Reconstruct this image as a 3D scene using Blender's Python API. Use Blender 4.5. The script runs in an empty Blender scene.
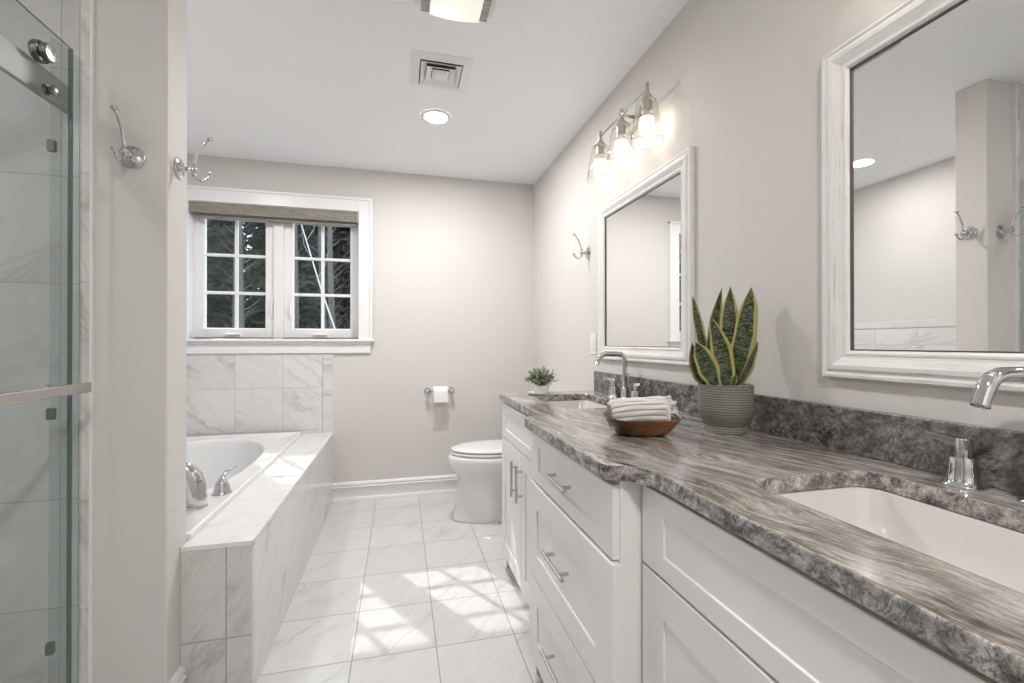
import bpy, bmesh, math, random
from mathutils import Vector, Matrix
from math import sin, cos, pi, radians as R
random.seed(7)
SC = bpy.context.scene
COL = SC.collection
# ------------------------------------------------------------------ camera
cam_d = bpy.data.cameras.new('camera'); cam = bpy.data.objects.new('camera', cam_d); COL.objects.link(cam)
cam_d.sensor_fit = 'HORIZONTAL'; cam_d.sensor_width = 36.0; cam_d.lens = 446.9/1024*36
cam_d.clip_start = 0.02; cam_d.clip_end = 300
cam.location = (0, 0, 1.1553)
cam.rotation_euler = (R(90.18), 0, R(-14.084))
SC.camera = cam
# ------------------------------------------------------------------ world, sun, exposure
w = bpy.data.worlds.new('world'); SC.world = w; w.use_nodes = True
bg = w.node_tree.nodes['Background']; bg.inputs[0].default_value = (0.80, 0.89, 1.0, 1); bg.inputs[1].default_value = 1.6
sd = bpy.data.lights.new('sun', 'SUN'); sd.energy = 1.25; sd.angle = R(0.53); sd.color = (1.0, 0.97, 0.92)
sun = bpy.data.objects.new('sun', sd); COL.objects.link(sun)
sun.rotation_euler = Vector((0.565, -0.9635, -1.0)).to_track_quat('-Z', 'Y').to_euler()
SC.view_settings.view_transform = 'Standard'; SC.view_settings.look = 'None'
SC.view_settings.gamma = 1.0; SC.view_settings.use_curve_mapping = False
SC.view_settings.exposure = 1.07

# ------------------------------------------------------------------ key dimensions (metres)
XR, YB, ZC = 1.051, 3.477, 2.44      # right wall, back wall, ceiling
XL = -1.62                            # left wall of the tub alcove
YREAR = -1.1
XT, YT, ZT = -0.469, 1.63, 0.508      # tub surround
XN, YN, YN2 = -0.673, 1.54, 1.67      # partition
XS = -0.882                           # fixed shower glass
ZK = 0.895                            # counter top
TILE = 0.3042

# ------------------------------------------------------------------ node helpers
class NT:
    def __init__(s, name):
        s.m = bpy.data.materials.new(name); s.m.use_nodes = True
        s.t = s.m.node_tree; s.n = s.t.nodes; s.l = s.t.links
        s.b = s.n['Principled BSDF']; s.out = s.n['Material Output']
    def new(s, k, **a):
        n = s.n.new(k)
        for q, v in a.items(): setattr(n, q, v)
        return n
    def put(s, sock, v):
        if hasattr(v, 'default_value') and hasattr(v, 'links'): s.l.new(v, sock)
        else:
            if isinstance(v, (tuple, list)) and len(v) == 3 and sock.type == 'RGBA': v = (*v, 1)
            sock.default_value = v
    def math(s, op, a, b=None, c=None, clamp=False):
        n = s.new('ShaderNodeMath', operation=op, use_clamp=clamp); s.put(n.inputs[0], a)
        if b is not None: s.put(n.inputs[1], b)
        if c is not None: s.put(n.inputs[2], c)
        return n.outputs[0]
    def vmath(s, op, a, b=None):
        n = s.new('ShaderNodeVectorMath', operation=op); s.put(n.inputs[0], a)
        if b is not None: s.put(n.inputs[1], b)
        return n.outputs[0]
    def pos(s):
        return s.new('ShaderNodeNewGeometry').outputs['Position']
    def objc(s):
        return s.new('ShaderNodeTexCoord').outputs['Object']
    def uv(s):
        return s.new('ShaderNodeTexCoord').outputs['UV']
    def sep(s, v):
        n = s.new('ShaderNodeSeparateXYZ'); s.put(n.inputs[0], v); return n.outputs
    def comb(s, x, y, z=0.0):
        n = s.new('ShaderNodeCombineXYZ'); s.put(n.inputs[0], x); s.put(n.inputs[1], y); s.put(n.inputs[2], z); return n.outputs[0]
    def noise(s, v, scale, detail=4, rough=.5, dist=0.0, col=False):
        n = s.new('ShaderNodeTexNoise'); s.put(n.inputs['Vector'], v); n.inputs['Scale'].default_value = scale
        n.inputs['Detail'].default_value = detail; n.inputs['Roughness'].default_value = rough; n.inputs['Distortion'].default_value = dist
        return n.outputs['Color' if col else 'Fac']
    def map(s, v, loc=(0, 0, 0), rot=(0, 0, 0), scale=(1, 1, 1)):
        if any(rot):                                   # turn first, stretch afterwards
            r = s.new('ShaderNodeMapping'); s.put(r.inputs[0], v); r.inputs[2].default_value = rot; v = r.outputs[0]; rot = (0, 0, 0)
        n = s.new('ShaderNodeMapping'); s.put(n.inputs[0], v); n.inputs[1].default_value = loc; n.inputs[2].default_value = rot; n.inputs[3].default_value = scale
        return n.outputs[0]
    def ramp(s, f, stops, interp='LINEAR'):
        n = s.new('ShaderNodeValToRGB'); s.put(n.inputs[0], f); cr = n.color_ramp; cr.interpolation = interp
        while len(cr.elements) < len(stops): cr.elements.new(0.5)
        for e, (p, c) in zip(cr.elements, stops): e.position = p; e.color = (*c, 1) if len(c) == 3 else c
        return n.outputs[0]
    def mix(s, f, a, b, mode='MIX'):
        n = s.new('ShaderNodeMix', data_type='RGBA', blend_type=mode); s.put(n.inputs[0], f); s.put(n.inputs[6], a); s.put(n.inputs[7], b)
        return n.outputs[2]
    def bump(s, h, strength=.2, dist=.002):
        n = s.new('ShaderNodeBump'); s.put(n.inputs['Height'], h); n.inputs['Strength'].default_value = strength; n.inputs['Distance'].default_value = dist
        s.l.new(n.outputs[0], s.b.inputs['Normal'])
    def col(s, c): s.put(s.b.inputs['Base Color'], c)
    def rough(s, v): s.put(s.b.inputs['Roughness'], v)

def plain(name, c, rough=.5, metal=0.0, bump=None, spec=.5):
    t = NT(name); t.rough(rough); t.b.inputs['Metallic'].default_value = metal; t.b.inputs['Specular IOR Level'].default_value = spec
    n = t.noise(t.pos(), 9, 3)
    t.col(t.mix(t.math('MULTIPLY', n, .06), c, tuple(x*.85 for x in c)))
    if bump: t.bump(t.noise(t.pos(), bump[0], 4), bump[1], .001)
    return t.m

def emis(name, c, s):
    t = NT(name); t.col((.9, .9, .9)); t.b.inputs['Emission Color'].default_value = (*c, 1); t.b.inputs['Emission Strength'].default_value = s
    return t.m

def thin_glass(name, tint, ior=1.5, gain=1.0, rough=0.0):
    t = NT(name); t.n.remove(t.b)
    tr = t.new('ShaderNodeBsdfTransparent'); tr.inputs[0].default_value = (*tint, 1)
    gl = t.new('ShaderNodeBsdfGlossy'); gl.inputs['Roughness'].default_value = rough
    fr = t.new('ShaderNodeFresnel'); bk = t.new('ShaderNodeNewGeometry').outputs['Backfacing']
    t.l.new(t.math('MULTIPLY_ADD', bk, 1/ior-ior, ior), fr.inputs[0])
    mx = t.new('ShaderNodeMixShader')
    t.l.new(t.math('MULTIPLY', fr.outputs[0], gain, clamp=True), mx.inputs[0]); t.l.new(tr.outputs[0], mx.inputs[1]); t.l.new(gl.outputs[0], mx.inputs[2])
    t.l.new(mx.outputs[0], t.out.inputs[0])
    return t.m

def marble_tile(name, ua, va, u0, v0, su, sv, base=(.72, .72, .715), grout=(.45, .44, .43), g=.0030, vein=1.0, rough=.13, ang=35, offset=0.0, shift=0.0, warm=0.0):
    """marble look porcelain tile: grid in two world axes, each tile with its own veining"""
    t = NT(name); p = t.sep(t.pos()); A = dict(x=0, y=1, z=2)
    U = t.math('DIVIDE', t.math('SUBTRACT', p[A[ua]], u0), su); V = t.math('DIVIDE', t.math('SUBTRACT', p[A[va]], v0), sv)
    fu, fv = t.math('FLOOR', U), t.math('FLOOR', V)
    if shift:
        U = t.math('ADD', U, t.math('MULTIPLY', fv, shift)); fu = t.math('FLOOR', U)
    cu, cv = t.math('FRACT', U), t.math('FRACT', V)
    def edge(f, sz):
        return t.math('LESS_THAN', t.math('MULTIPLY', t.math('MINIMUM', f, t.math('SUBTRACT', 1.0, f)), sz), g/2)
    gm = t.math('MAXIMUM', edge(cu, su), edge(cv, sv))
    wn = t.new('ShaderNodeTexWhiteNoise', noise_dimensions='3D'); t.put(wn.inputs[0], t.comb(fu, fv, 3.7 + su))
    rnd = t.vmath('MULTIPLY', wn.outputs['Color'], (17.0, 23.0, 9.0))
    P = t.vmath('ADD', t.comb(t.math('MULTIPLY', U, su), t.math('MULTIPLY', V, sv), 0.0), rnd)
    # veins run mostly one way, warped
    warp = t.vmath('MULTIPLY', t.noise(P, 4.0, 3, .55, col=True), (.11, .11, .1))
    Q = t.map(t.vmath('ADD', P, warp), rot=(0, 0, R(ang)), scale=(1.1, 4.6, 1))
    n1 = t.noise(Q, 1.15, 5, .55, .4)
    v1 = t.ramp(t.math('ABSOLUTE', t.math('SUBTRACT', n1, .5)), [(0.0, (1, 1, 1)), (.014, (.45, .45, .45)), (.05, (0, 0, 0))])
    n2 = t.noise(t.map(Q, loc=(5, 3, 2), rot=(0, 0, R(14)), scale=(1.6, 1.5, 1)), 1.6, 5, .6, .6)
    v2 = t.ramp(t.math('ABSOLUTE', t.math('SUBTRACT', n2, .48)), [(0.0, (.6, .6, .6)), (.02, (.2, .2, .2)), (.05, (0, 0, 0))])
    gate = t.ramp(t.noise(P, 3.0, 2), [(.40, (0, 0, 0)), (.62, (1, 1, 1))])
    cloud = t.ramp(t.noise(Q, .9, 4, .6), [(.42, (0, 0, 0)), (.75, (1, 1, 1))])
    vv = t.math('MULTIPLY', t.math('MAXIMUM', t.math('MULTIPLY', v1, gate), t.math('MULTIPLY', v2, .45)), vein, clamp=True)
    c = t.mix(t.math('MULTIPLY', cloud, .30*min(vein, 1.4)), base, tuple(x*k for x, k in zip(base, (.86, .855, .85))))
    c = t.mix(t.math('MULTIPLY', vv, .55), c, (.36 + warm, .335 + warm*.7, .305))
    tone = t.math('MULTIPLY_ADD', wn.outputs['Value'], .05, .965)
    c = t.mix(1.0, c, t.comb(tone, tone, tone), 'MULTIPLY')
    c = t.mix(gm, c, grout)
    t.col(c); t.put(t.b.inputs['Roughness'], t.math('MULTIPLY_ADD', gm, .6, rough))
    t.bump(t.math('SUBTRACT', 1.0, gm), .25, .001)
    return t.m

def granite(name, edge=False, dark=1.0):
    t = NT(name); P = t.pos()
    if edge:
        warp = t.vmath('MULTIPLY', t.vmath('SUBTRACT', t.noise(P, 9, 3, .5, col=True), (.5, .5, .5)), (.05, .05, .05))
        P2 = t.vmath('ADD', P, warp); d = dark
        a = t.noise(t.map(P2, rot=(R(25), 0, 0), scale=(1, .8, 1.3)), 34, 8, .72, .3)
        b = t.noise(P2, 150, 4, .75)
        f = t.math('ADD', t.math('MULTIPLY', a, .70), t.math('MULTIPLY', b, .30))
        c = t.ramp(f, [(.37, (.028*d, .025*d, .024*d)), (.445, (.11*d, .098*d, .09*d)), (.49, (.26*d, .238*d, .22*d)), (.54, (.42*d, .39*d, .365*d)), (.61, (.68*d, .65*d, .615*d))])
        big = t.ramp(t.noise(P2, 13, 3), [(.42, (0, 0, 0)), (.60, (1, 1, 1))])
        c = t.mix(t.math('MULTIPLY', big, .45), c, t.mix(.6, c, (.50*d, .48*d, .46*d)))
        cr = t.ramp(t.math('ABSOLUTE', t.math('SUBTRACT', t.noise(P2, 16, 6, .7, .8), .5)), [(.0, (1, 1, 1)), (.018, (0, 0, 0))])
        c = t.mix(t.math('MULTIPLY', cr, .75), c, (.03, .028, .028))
    else:
        warp = t.vmath('MULTIPLY', t.vmath('SUBTRACT', t.noise(P, 2.2, 2, .5, col=True), (.5, .5, .5)), (.20, .16, .0))
        warp2 = t.vmath('MULTIPLY', t.vmath('SUBTRACT', t.noise(P, 14, 3, .5, col=True), (.5, .5, .5)), (.022, .022, .0))
        P2 = t.vmath('ADD', t.vmath('ADD', P, warp), warp2)
        a = t.noise(t.map(P2, rot=(0, 0, R(-9)), scale=(10, 1.3, 6)), 2.6, 9, .70, .2)
        b = t.noise(t.map(P2, rot=(0, 0, R(-12)), scale=(34, 4.5, 20)), 5.0, 6, .75, .1)
        f = t.math('ADD', t.math('MULTIPLY', a, .58), t.math('MULTIPLY', b, .42))
        c = t.ramp(f, [(.39, (.045, .034, .027)), (.445, (.12, .098, .08)), (.495, (.235, .205, .18)), (.54, (.38, .343, .313)), (.61, (.58, .55, .52))])
        gr = t.ramp(t.noise(t.map(P2, rot=(0, 0, R(-9)), scale=(4, .9, 3)), 2.2, 4, .5), [(.42, (0, 0, 0)), (.60, (1, 1, 1))])
        c = t.mix(t.math('MULTIPLY', gr, .60), c, t.mix(.45, c, (.42, .415, .41)))
        sp = t.ramp(t.noise(t.map(P2, rot=(0, 0, R(-9)), scale=(3, 1, 3)), 60, 5, .8), [(.32, (1, 1, 1)), (.40, (0, 0, 0))])
        c = t.mix(t.math('MULTIPLY', sp, .7), c, (.05, .042, .038))
    t.col(c); t.rough(.12 if not edge else .2)
    t.b.inputs['Coat Weight'].default_value = .15
    t.bump(t.noise(P, 60, 3), .06, .001)
    return t.m

def whitewash(name, along):
    t = NT(name); P = t.pos()
    sc = {'z': (150, 230, 7), 'y': (150, 7, 230)}[along]
    a = t.noise(t.map(P, scale=sc), 1.0, 6, .62)
    b = t.noise(P, 14, 3)
    f = t.math('ADD', t.math('MULTIPLY', a, .8), t.math('MULTIPLY', b, .2))
    t.col(t.ramp(f, [(.30, (.46, .42, .38)), (.39, (.66, .64, .61)), (.46, (.77, .76, .74)), (.66, (.82, .815, .80))]))
    t.rough(.55); t.bump(a, .35, .001)
    return t.m

M = {}
def paint(name, c, rough=.6, b=.05):
    t = NT(name); n = t.noise(t.pos(), 1.3, 2)
    t.col(t.mix(t.math('MULTIPLY', n, .05), c, tuple(x*.9 for x in c))); t.rough(rough); t.bump(t.noise(t.pos(), 180, 3), b, .0006)
    return t.m
M['wall'] = paint('greige_wall_paint', (.65, .630, .605), .7)
M['ceiling'] = paint('white_ceiling_paint', (.90, .91, .93), .8)
M['trim'] = plain('white_trim_paint', (.81, .81, .82), .32)
M['cab'] = plain('white_cabinet_lacquer', (.82, .80, .785), .34)
M['cabin'] = plain('cabinet_interior', (.5, .49, .48), .6)
M['chrome'] = plain('chrome', (.62, .62, .63), .06, 1.0)
M['nickel'] = plain('brushed_nickel', (.54, .525, .50), .27, 1.0)
M['satin'] = plain('satin_nickel', (.62, .585, .545), .3, 1.0)
M['rail_steel'] = plain('satin_rail_steel', (.40, .40, .375), .5, .35)
M['clipm'] = plain('dark_steel_clip', (.20, .20, .19), .4, .6)
M['clipm2'] = plain('dark_nickel', (.26, .25, .24), .25, 1.0)
M['porc'] = plain('white_porcelain', (.76, .76, .755), .09)
M['acrylic'] = plain('white_acrylic', (.76, .765, .77), .12)
M['basin'] = plain('biscuit_white_basin', (.68, .655, .63), .12)
M['rubber'] = plain('dark_seal', (.03, .035, .033), .5)
M['black'] = plain('duct_shade_grey', (.07, .07, .07), .8)
M['paper'] = plain('tissue_paper', (.88, .87, .86), .9, bump=(60, .2))
M['plastic'] = plain('white_plastic', (.82, .81, .79), .4)
M['ceramic'] = plain('white_glazed_ceramic', (.80, .80, .78), .25)
M['soil'] = plain('soil', (.055, .04, .03), .95, bump=(120, .6))
M['pebble'] = plain('pale_pebble', (.66, .63, .58), .6)
M['floor'] = marble_tile('marble_floor_tile', 'x', 'y', -0.1685, 1.7212, .3041, .3043, base=(.67, .665, .66), grout=(.34, .33, .315), g=.0046, vein=.75, ang=-48, rough=.16)
M['walltile'] = marble_tile('marble_wall_tile', 'x', 'z', -1.1085, .5315, .3042, .3042, g=.003, vein=1.1, ang=33)
M['aprontile'] = marble_tile('marble_apron_tile', 'y', 'z', 2.2285, .2045, .61, .3042, g=.0022, vein=.95, ang=-42, grout=(.56, .55, .53))
M['fronttile'] = marble_tile('marble_front_tile', 'x', 'z', -.5445, .2000, .3042, .3042, g=.0040, vein=1.7, base=(.66, .645, .625), grout=(.33, .35, .33), ang=-52)
M['decktile'] = marble_tile('marble_deck_tile', 'x', 'y', -.5425, 1.9265, .3042, .3042, g=.003, vein=.8, ang=-40, grout=(.55, .54, .53), base=(.74, .74, .745))
M['decktile2'] = marble_tile('marble_deck_edge_tile', 'x', 'y', -.5425, 2.078, .3042, .3565, g=.003, vein=.8, ang=-40, grout=(.55, .54, .53), base=(.74, .74, .745))
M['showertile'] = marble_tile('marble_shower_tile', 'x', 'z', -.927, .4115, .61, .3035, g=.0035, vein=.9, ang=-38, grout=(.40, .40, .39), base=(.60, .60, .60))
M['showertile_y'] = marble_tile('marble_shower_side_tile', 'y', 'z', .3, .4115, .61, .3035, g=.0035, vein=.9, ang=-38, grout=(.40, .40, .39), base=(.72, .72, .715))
M['jambtile'] = marble_tile('marble_jamb_tile', 'x', 'z', -.8567, .4, .0266, .31, g=.0022, vein=1.6, ang=60, grout=(.5, .47, .44), base=(.74, .71, .68))
M['lefttile'] = marble_tile('marble_left_wall_tile', 'y', 'z', 1.86, .5315, .3042, .3042, g=.003, vein=1.0, ang=33)
M['granite'] = granite('streaked_brown_granite')
M['granite_edge'] = granite('granite_edge', True, .95)
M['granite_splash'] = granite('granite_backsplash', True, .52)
M['wash_z'] = whitewash('whitewashed_wood_upright', 'z')
M['wash_y'] = whitewash('whitewashed_wood_rail', 'y')
M['pane'] = thin_glass('window_glass', (.96, .98, .98), gain=.6)
M['shade'] = thin_glass('clear_lamp_glass', (.985, .98, .97), 1.35, gain=1.2)
M['shower_glass'] = thin_glass('shower_glass', (.925, .945, .94), 1.45, gain=.5)
M['glass_edge'] = plain('green_glass_edge', (.13, .16, .15), .1)
M['mirror'] = plain('mirror_silver', (.90, .905, .90), .0, 1.0)
t = NT('mirror_silver_glass'); t.col((.90, .905, .90)); t.b.inputs['Metallic'].default_value = 1; t.rough(0.0); M['mirror'] = t.m
# woven roller blind
t = NT('woven_blind_fabric'); P = t.pos()
a = t.noise(t.map(P, scale=(12, 12, 420)), 1, 4, .6); b = t.noise(t.map(P, scale=(260, 1, 60)), 1, 3)
t.col(t.ramp(t.math('ADD', t.math('MULTIPLY', a, .7), t.math('MULTIPLY', b, .3)), [(.36, (.16, .145, .12)), (.5, (.25, .235, .205)), (.64, (.36, .34, .305))])); t.rough(.9); M['blind'] = t.m
# bowl wood
t = NT('acacia_wood'); P = t.objc()
a = t.noise(t.map(P, rot=(0, 0, R(20)), scale=(6, 26, 26)), 1.5, 6, .6, .8); b = t.noise(P, 9, 3)
f = t.math('ADD', t.math('MULTIPLY', a, .5), t.math('MULTIPLY', b, .5))
t.col(t.ramp(f, [(.38, (.028, .010, .005)), (.48, (.085, .030, .011)), (.56, (.21, .085, .030)), (.68, (.38, .18, .07))])); t.rough(.33); M['wood'] = t.m
# towel
t = NT('ribbed_cotton'); u = t.sep(t.uv())
s_ = t.math('FRACT', t.math('MULTIPLY', u[1], 20.0))
st = t.ramp(s_, [(.0, (.20, .18, .165)), (.12, (.24, .22, .20)), (.30, (.76, .74, .71)), (.82, (.76, .74, .71)), (1.0, (.20, .18, .165))])
t.col(t.mix(t.math('MULTIPLY', t.noise(t.objc(), 160, 3), .3), st, (.62, .59, .56))); t.rough(.95); t.bump(t.noise(t.objc(), 420, 3), .5, .001); M['towel'] = t.m
M['fringe'] = plain('cotton_fringe', (.66, .63, .585), .95, bump=(300, .5))
# pot: sage glaze with rows of small dimples
t = NT('sage_stoneware'); P = t.objc(); q = t.sep(P)
th = t.math('MULTIPLY', t.math('ARCTAN2', q[1], q[0]), 1/(2*pi))
row = t.math('MULTIPLY', q[2], 140.0)
cell = t.math('MULTIPLY_ADD', t.math('FLOOR', row), .5, t.math('MULTIPLY', th, 74.0))
dx = t.math('ABSOLUTE', t.math('SUBTRACT', t.math('FRACT', cell), .5)); dz = t.math('ABSOLUTE', t.math('SUBTRACT', t.math('FRACT', row), .5))
h = t.math('SUBTRACT', 1.0, t.math('MULTIPLY', t.math('MAXIMUM', t.math('MULTIPLY', dx, .8), dz), 2.0))
t.col(t.ramp(h, [(.10, (.075, .075, .06)), (.40, (.21, .208, .17)), (1.0, (.37, .365, .305))])); t.rough(.55); t.bump(h, .7, .0018); M['pot'] = t.m
# snake plant leaf (u across, v along)
t = NT('variegated_leaf'); u = t.sep(t.uv()); ob = t.objc()
e = t.math('ABSOLUTE', t.math('SUBTRACT', u[0], .5))
wv = t.noise(t.comb(t.math('MULTIPLY', u[0], 2.2), t.math('MULTIPLY', u[1], 34.0), t.math('MULTIPLY', t.sep(ob)[0], 14.0)), 1.0, 4, .6, 1.4)
green = t.ramp(wv, [(.42, (.020, .030, .014)), (.50, (.05, .066, .034)), (.57, (.15, .17, .095))])
ed = t.math('ADD', e, t.math('MULTIPLY', t.math('SUBTRACT', t.noise(ob, 40, 3), .5), .05))
t.col(t.mix(t.ramp(ed, [(.33, (0, 0, 0)), (.36, (1, 1, 1))]), green, (.40, .38, .13))); t.rough(.38); t.b.inputs['Specular IOR Level'].default_value = .4; M['leaf'] = t.m
t = NT('dusty_green_foliage'); t.col(t.ramp(t.noise(t.objc(), 55, 3), [(.36, (.07, .09, .04)), (.50, (.25, .28, .17)), (.62, (.50, .53, .42))])); t.rough(.6); M['bush'] = t.m
t = NT('conifer_needles'); t.col(t.ramp(t.noise(t.pos(), .9, 4), [(.35, (.030, .042, .034)), (.55, (.062, .080, .060)), (.7, (.12, .14, .105))])); t.rough(.8); M['needles'] = t.m
t = NT('tree_bark'); t.col(t.ramp(t.noise(t.map(t.pos(), scale=(8, 8, 1)), 2, 5), [(.35, (.03, .027, .025)), (.65, (.11, .10, .09))])); t.rough(.9); M['bark'] = t.m
M['bark_grey'] = plain('grey_bark', (.10, .09, .085), .9)
M['birch'] = plain('pale_bark', (.50, .48, .45), .8)
M['ground'] = plain('leafy_ground', (.06, .055, .04), .95, bump=(6, .5))
M['siding'] = plain('exterior_siding', (.55, .55, .54), .7)
M['rib'] = plain('ribbed_grey_plastic', (.50, .49, .47), .45)
M['bulb'] = emis('lit_bulb', (1.0, .90, .76), 7.0)
M['can'] = emis('lit_downlight_lens', (1.0, .98, .96), 30.0)
M['diff'] = emis('lit_ceiling_diffuser', (1.0, .90, .76), .22)

# ------------------------------------------------------------------ mesh helpers
def obj(name, bm, mats, parent=None, smooth=False, auto=None):
    me = bpy.data.meshes.new(name); bm.normal_update(); bm.to_mesh(me); bm.free()
    o = bpy.data.objects.new(name, me); COL.objects.link(o)
    for m in (mats if isinstance(mats, (list, tuple)) else [mats]): me.materials.append(M[m] if isinstance(m, str) else m)
    if smooth:
        for p in me.polygons: p.use_smooth = True
    if auto is not None:
        me.polygons.foreach_set('use_smooth', [True]*len(me.polygons))
        try: me.set_sharp_from_angle(angle=R(auto))
        except Exception: pass
    if parent is not None:
        o.parent = parent; o.matrix_parent_inverse = Matrix.Translation(-parent_world(parent))
    return o
def parent_world(p):
    return Vector(p.location) if p.parent is None else Vector((0, 0, 0))   # parts of a thing are modelled in world coordinates
def thing(name, label, cat, loc=(0, 0, 0), group=None):
    o = bpy.data.objects.new(name, None); COL.objects.link(o); o.location = loc; o.empty_display_size = .05
    o['label'] = label; o['category'] = cat
    if group: o['group'] = group
    return o
def tag(o, label, cat, group=None):
    o['label'] = label; o['category'] = cat
    if group: o['group'] = group
    return o
def struct(o): o['kind'] = 'structure'; return o
B = bmesh.new
def box(bm, x0, x1, y0, y1, z0, z1, bev=0.0, seg=2, mi=0):
    r = bmesh.ops.create_cube(bm, size=1.0); vs = r['verts']
    for v in vs: v.co = Vector(((x0+x1)/2 + v.co.x*(x1-x0), (y0+y1)/2 + v.co.y*(y1-y0), (z0+z1)/2 + v.co.z*(z1-z0)))
    fs = {f for v in vs for f in v.link_faces}
    for f in fs: f.material_index = mi
    if bev > 0:
        es = {e for v in vs for e in v.link_edges}
        r2 = bmesh.ops.bevel(bm, geom=list(es), offset=bev, segments=seg, affect='EDGES', profile=.5)
        for f in r2['faces']: f.material_index = mi
    return bm
def frame_basis(t, up):
    t = t.normalized(); n = up - t*up.dot(t)
    if n.length < 1e-5: n = Vector((1, 0, 0)) - t*t.x
    n.normalize(); return n, t.cross(n)
def tube(bm, pts, r, seg=14, caps=True, squash=1.0, up=Vector((0, 0, 1))):
    pts = [Vector(p) for p in pts]; rs = r if isinstance(r, (list, tuple)) else [r]*len(pts)
    rings = []; n = None
    for i, p in enumerate(pts):
        t = (pts[min(i+1, len(pts)-1)] - pts[max(i-1, 0)]).normalized()
        if n is None: n, b = frame_basis(t, up if abs(t.dot(up)) < .98 else Vector((1, 0, 0)))
        else:
            n = n - t*n.dot(t); n.normalize(); b = t.cross(n)
        rings.append([bm.verts.new(p + (n*cos(a)*rs[i]*squash + b*sin(a)*rs[i])) for a in [2*pi*k/seg for k in range(seg)]])
    for a, b2 in zip(rings, rings[1:]):
        for k in range(seg): bm.faces.new((a[k], a[(k+1) % seg], b2[(k+1) % seg], b2[k]))
    if caps: bm.faces.new(rings[0][::-1]); bm.faces.new(rings[-1])
    return bm
def lathe(bm, prof, origin=(0, 0, 0), axis='z', seg=40, close=False):
    """prof: list of (r, h) along axis"""
    o = Vector(origin); rings = []
    ax = {'z': (Vector((1, 0, 0)), Vector((0, 1, 0)), Vector((0, 0, 1))), '-x': (Vector((0, 1, 0)), Vector((0, 0, -1)), Vector((-1, 0, 0))),
          'x': (Vector((0, 1, 0)), Vector((0, 0, 1)), Vector((1, 0, 0))), '-y': (Vector((1, 0, 0)), Vector((0, 0, 1)), Vector((0, -1, 0))), 'y': (Vector((0, 0, 1)), Vector((1, 0, 0)), Vector((0, 1, 0)))}[axis]
    for r, h in prof:
        if r < 1e-6: rings.append([bm.verts.new(o + ax[2]*h)])
        else: rings.append([bm.verts.new(o + ax[0]*r*cos(2*pi*k/seg) + ax[1]*r*sin(2*pi*k/seg) + ax[2]*h) for k in range(seg)])
    for a, b in zip(rings, rings[1:]):
        for k in range(seg):
            k2 = (k+1) % seg
            if len(a) == 1 and len(b) == 1: continue
            if len(a) == 1: bm.faces.new((a[0], b[k2], b[k]))
            elif len(b) == 1: bm.faces.new((a[k], a[k2], b[0]))
            else: bm.faces.new((a[k], a[k2], b[k2], b[k]))
    bmesh.ops.recalc_face_normals(bm, faces=bm.faces[:])
    return bm
def arc(c, r, a0, a1, n, plane='xz', other=0.0):
    out = []
    for i in range(n+1):
        a = a0 + (a1-a0)*i/n; u, v = c[0] + r*cos(a), c[1] + r*sin(a)
        out.append({'xz': (u, other, v), 'xy': (u, v, other), 'yz': (other, u, v)}[plane])
    return out
def loft(bm, rings, cap0=False, cap1=False, closed=True):
    vs = [[bm.verts.new(Vector(p)) for p in r] for r in rings]
    n = len(vs[0])
    for a, b in zip(vs, vs[1:]):
        for k in range(n if closed else n-1): bm.faces.new((a[k], a[(k+1) % n], b[(k+1) % n], b[k]))
    if cap0: bm.faces.new(vs[0][::-1])
    if cap1: bm.faces.new(vs[-1])
    return vs
def prism(bm, poly, z0, z1, axis='z'):
    f = {'z': lambda u, v, h: (u, v, h), 'x': lambda u, v, h: (h, u, v), 'y': lambda u, v, h: (u, h, v)}[axis]
    loft(bm, [[f(u, v, z0) for u, v in poly], [f(u, v, z1) for u, v in poly]], True, True)
    bmesh.ops.recalc_face_normals(bm, faces=bm.faces[:]); return bm
def rrect(x0, x1, y0, y1, r, n=6):
    out = []
    for cx, cy, a in ((x1-r, y1-r, 0), (x0+r, y1-r, pi/2), (x0+r, y0+r, pi), (x1-r, y0+r, 3*pi/2)):
        for i in range(n+1): out.append((cx + r*cos(a+pi/2*i/n), cy + r*sin(a+pi/2*i/n)))
    return out
def copy_tree(o, parent=None, off=None):
    c = o.copy(); COL.objects.link(c)
    if parent is not None: c.parent = parent
    for ch in o.children: copy_tree(ch, c)
    return c
def skirting(poly):  # profile (depth, z) of the tall baseboard
    return poly
BASEP = [(0, 0), (.030, 0), (.030, .012), (.024, .024), (.016, .027), (.016, .092), (.019, .096), (.019, .101), (.011, .105), (.011, .111), (.015, .116), (.013, .126), (.006, .134), (0, .136)]

# ================================================================== SETTING
struct(obj('floor', box(B(), XL-.15, XR+.15, YREAR-.1, YB+.16, -.1, 0), 'floor'))
struct(obj('ceiling', box(B(), XL-.15, XR+.15, YREAR-.1, YB+.16, ZC, ZC+.1), 'ceiling'))
struct(obj('wall_right', box(B(), XR, XR+.15, YREAR-.1, YB, 0, ZC), 'wall'))
struct(obj('wall_left', box(B(), XL-.15, XL, YREAR-.1, YB, 0, ZC), 'wall'))
struct(obj('wall_rear', box(B(), XL, XR, YREAR-.1, YREAR, 0, ZC), 'wall'))
WX0, WX1, WZ0, WZ1 = -1.395, -.295, 1.183, 2.122; YE = YB + .16
bm = B()
box(bm, XL-.15, WX0, YB, YE, 0, ZC); box(bm, WX1, XR+.15, YB, YE, 0, ZC); box(bm, WX0, WX1, YB, YE, 0, WZ0); box(bm, WX0, WX1, YB, YE, WZ1, ZC)
wall_back = struct(obj('wall_back', bm, 'wall'))
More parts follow.
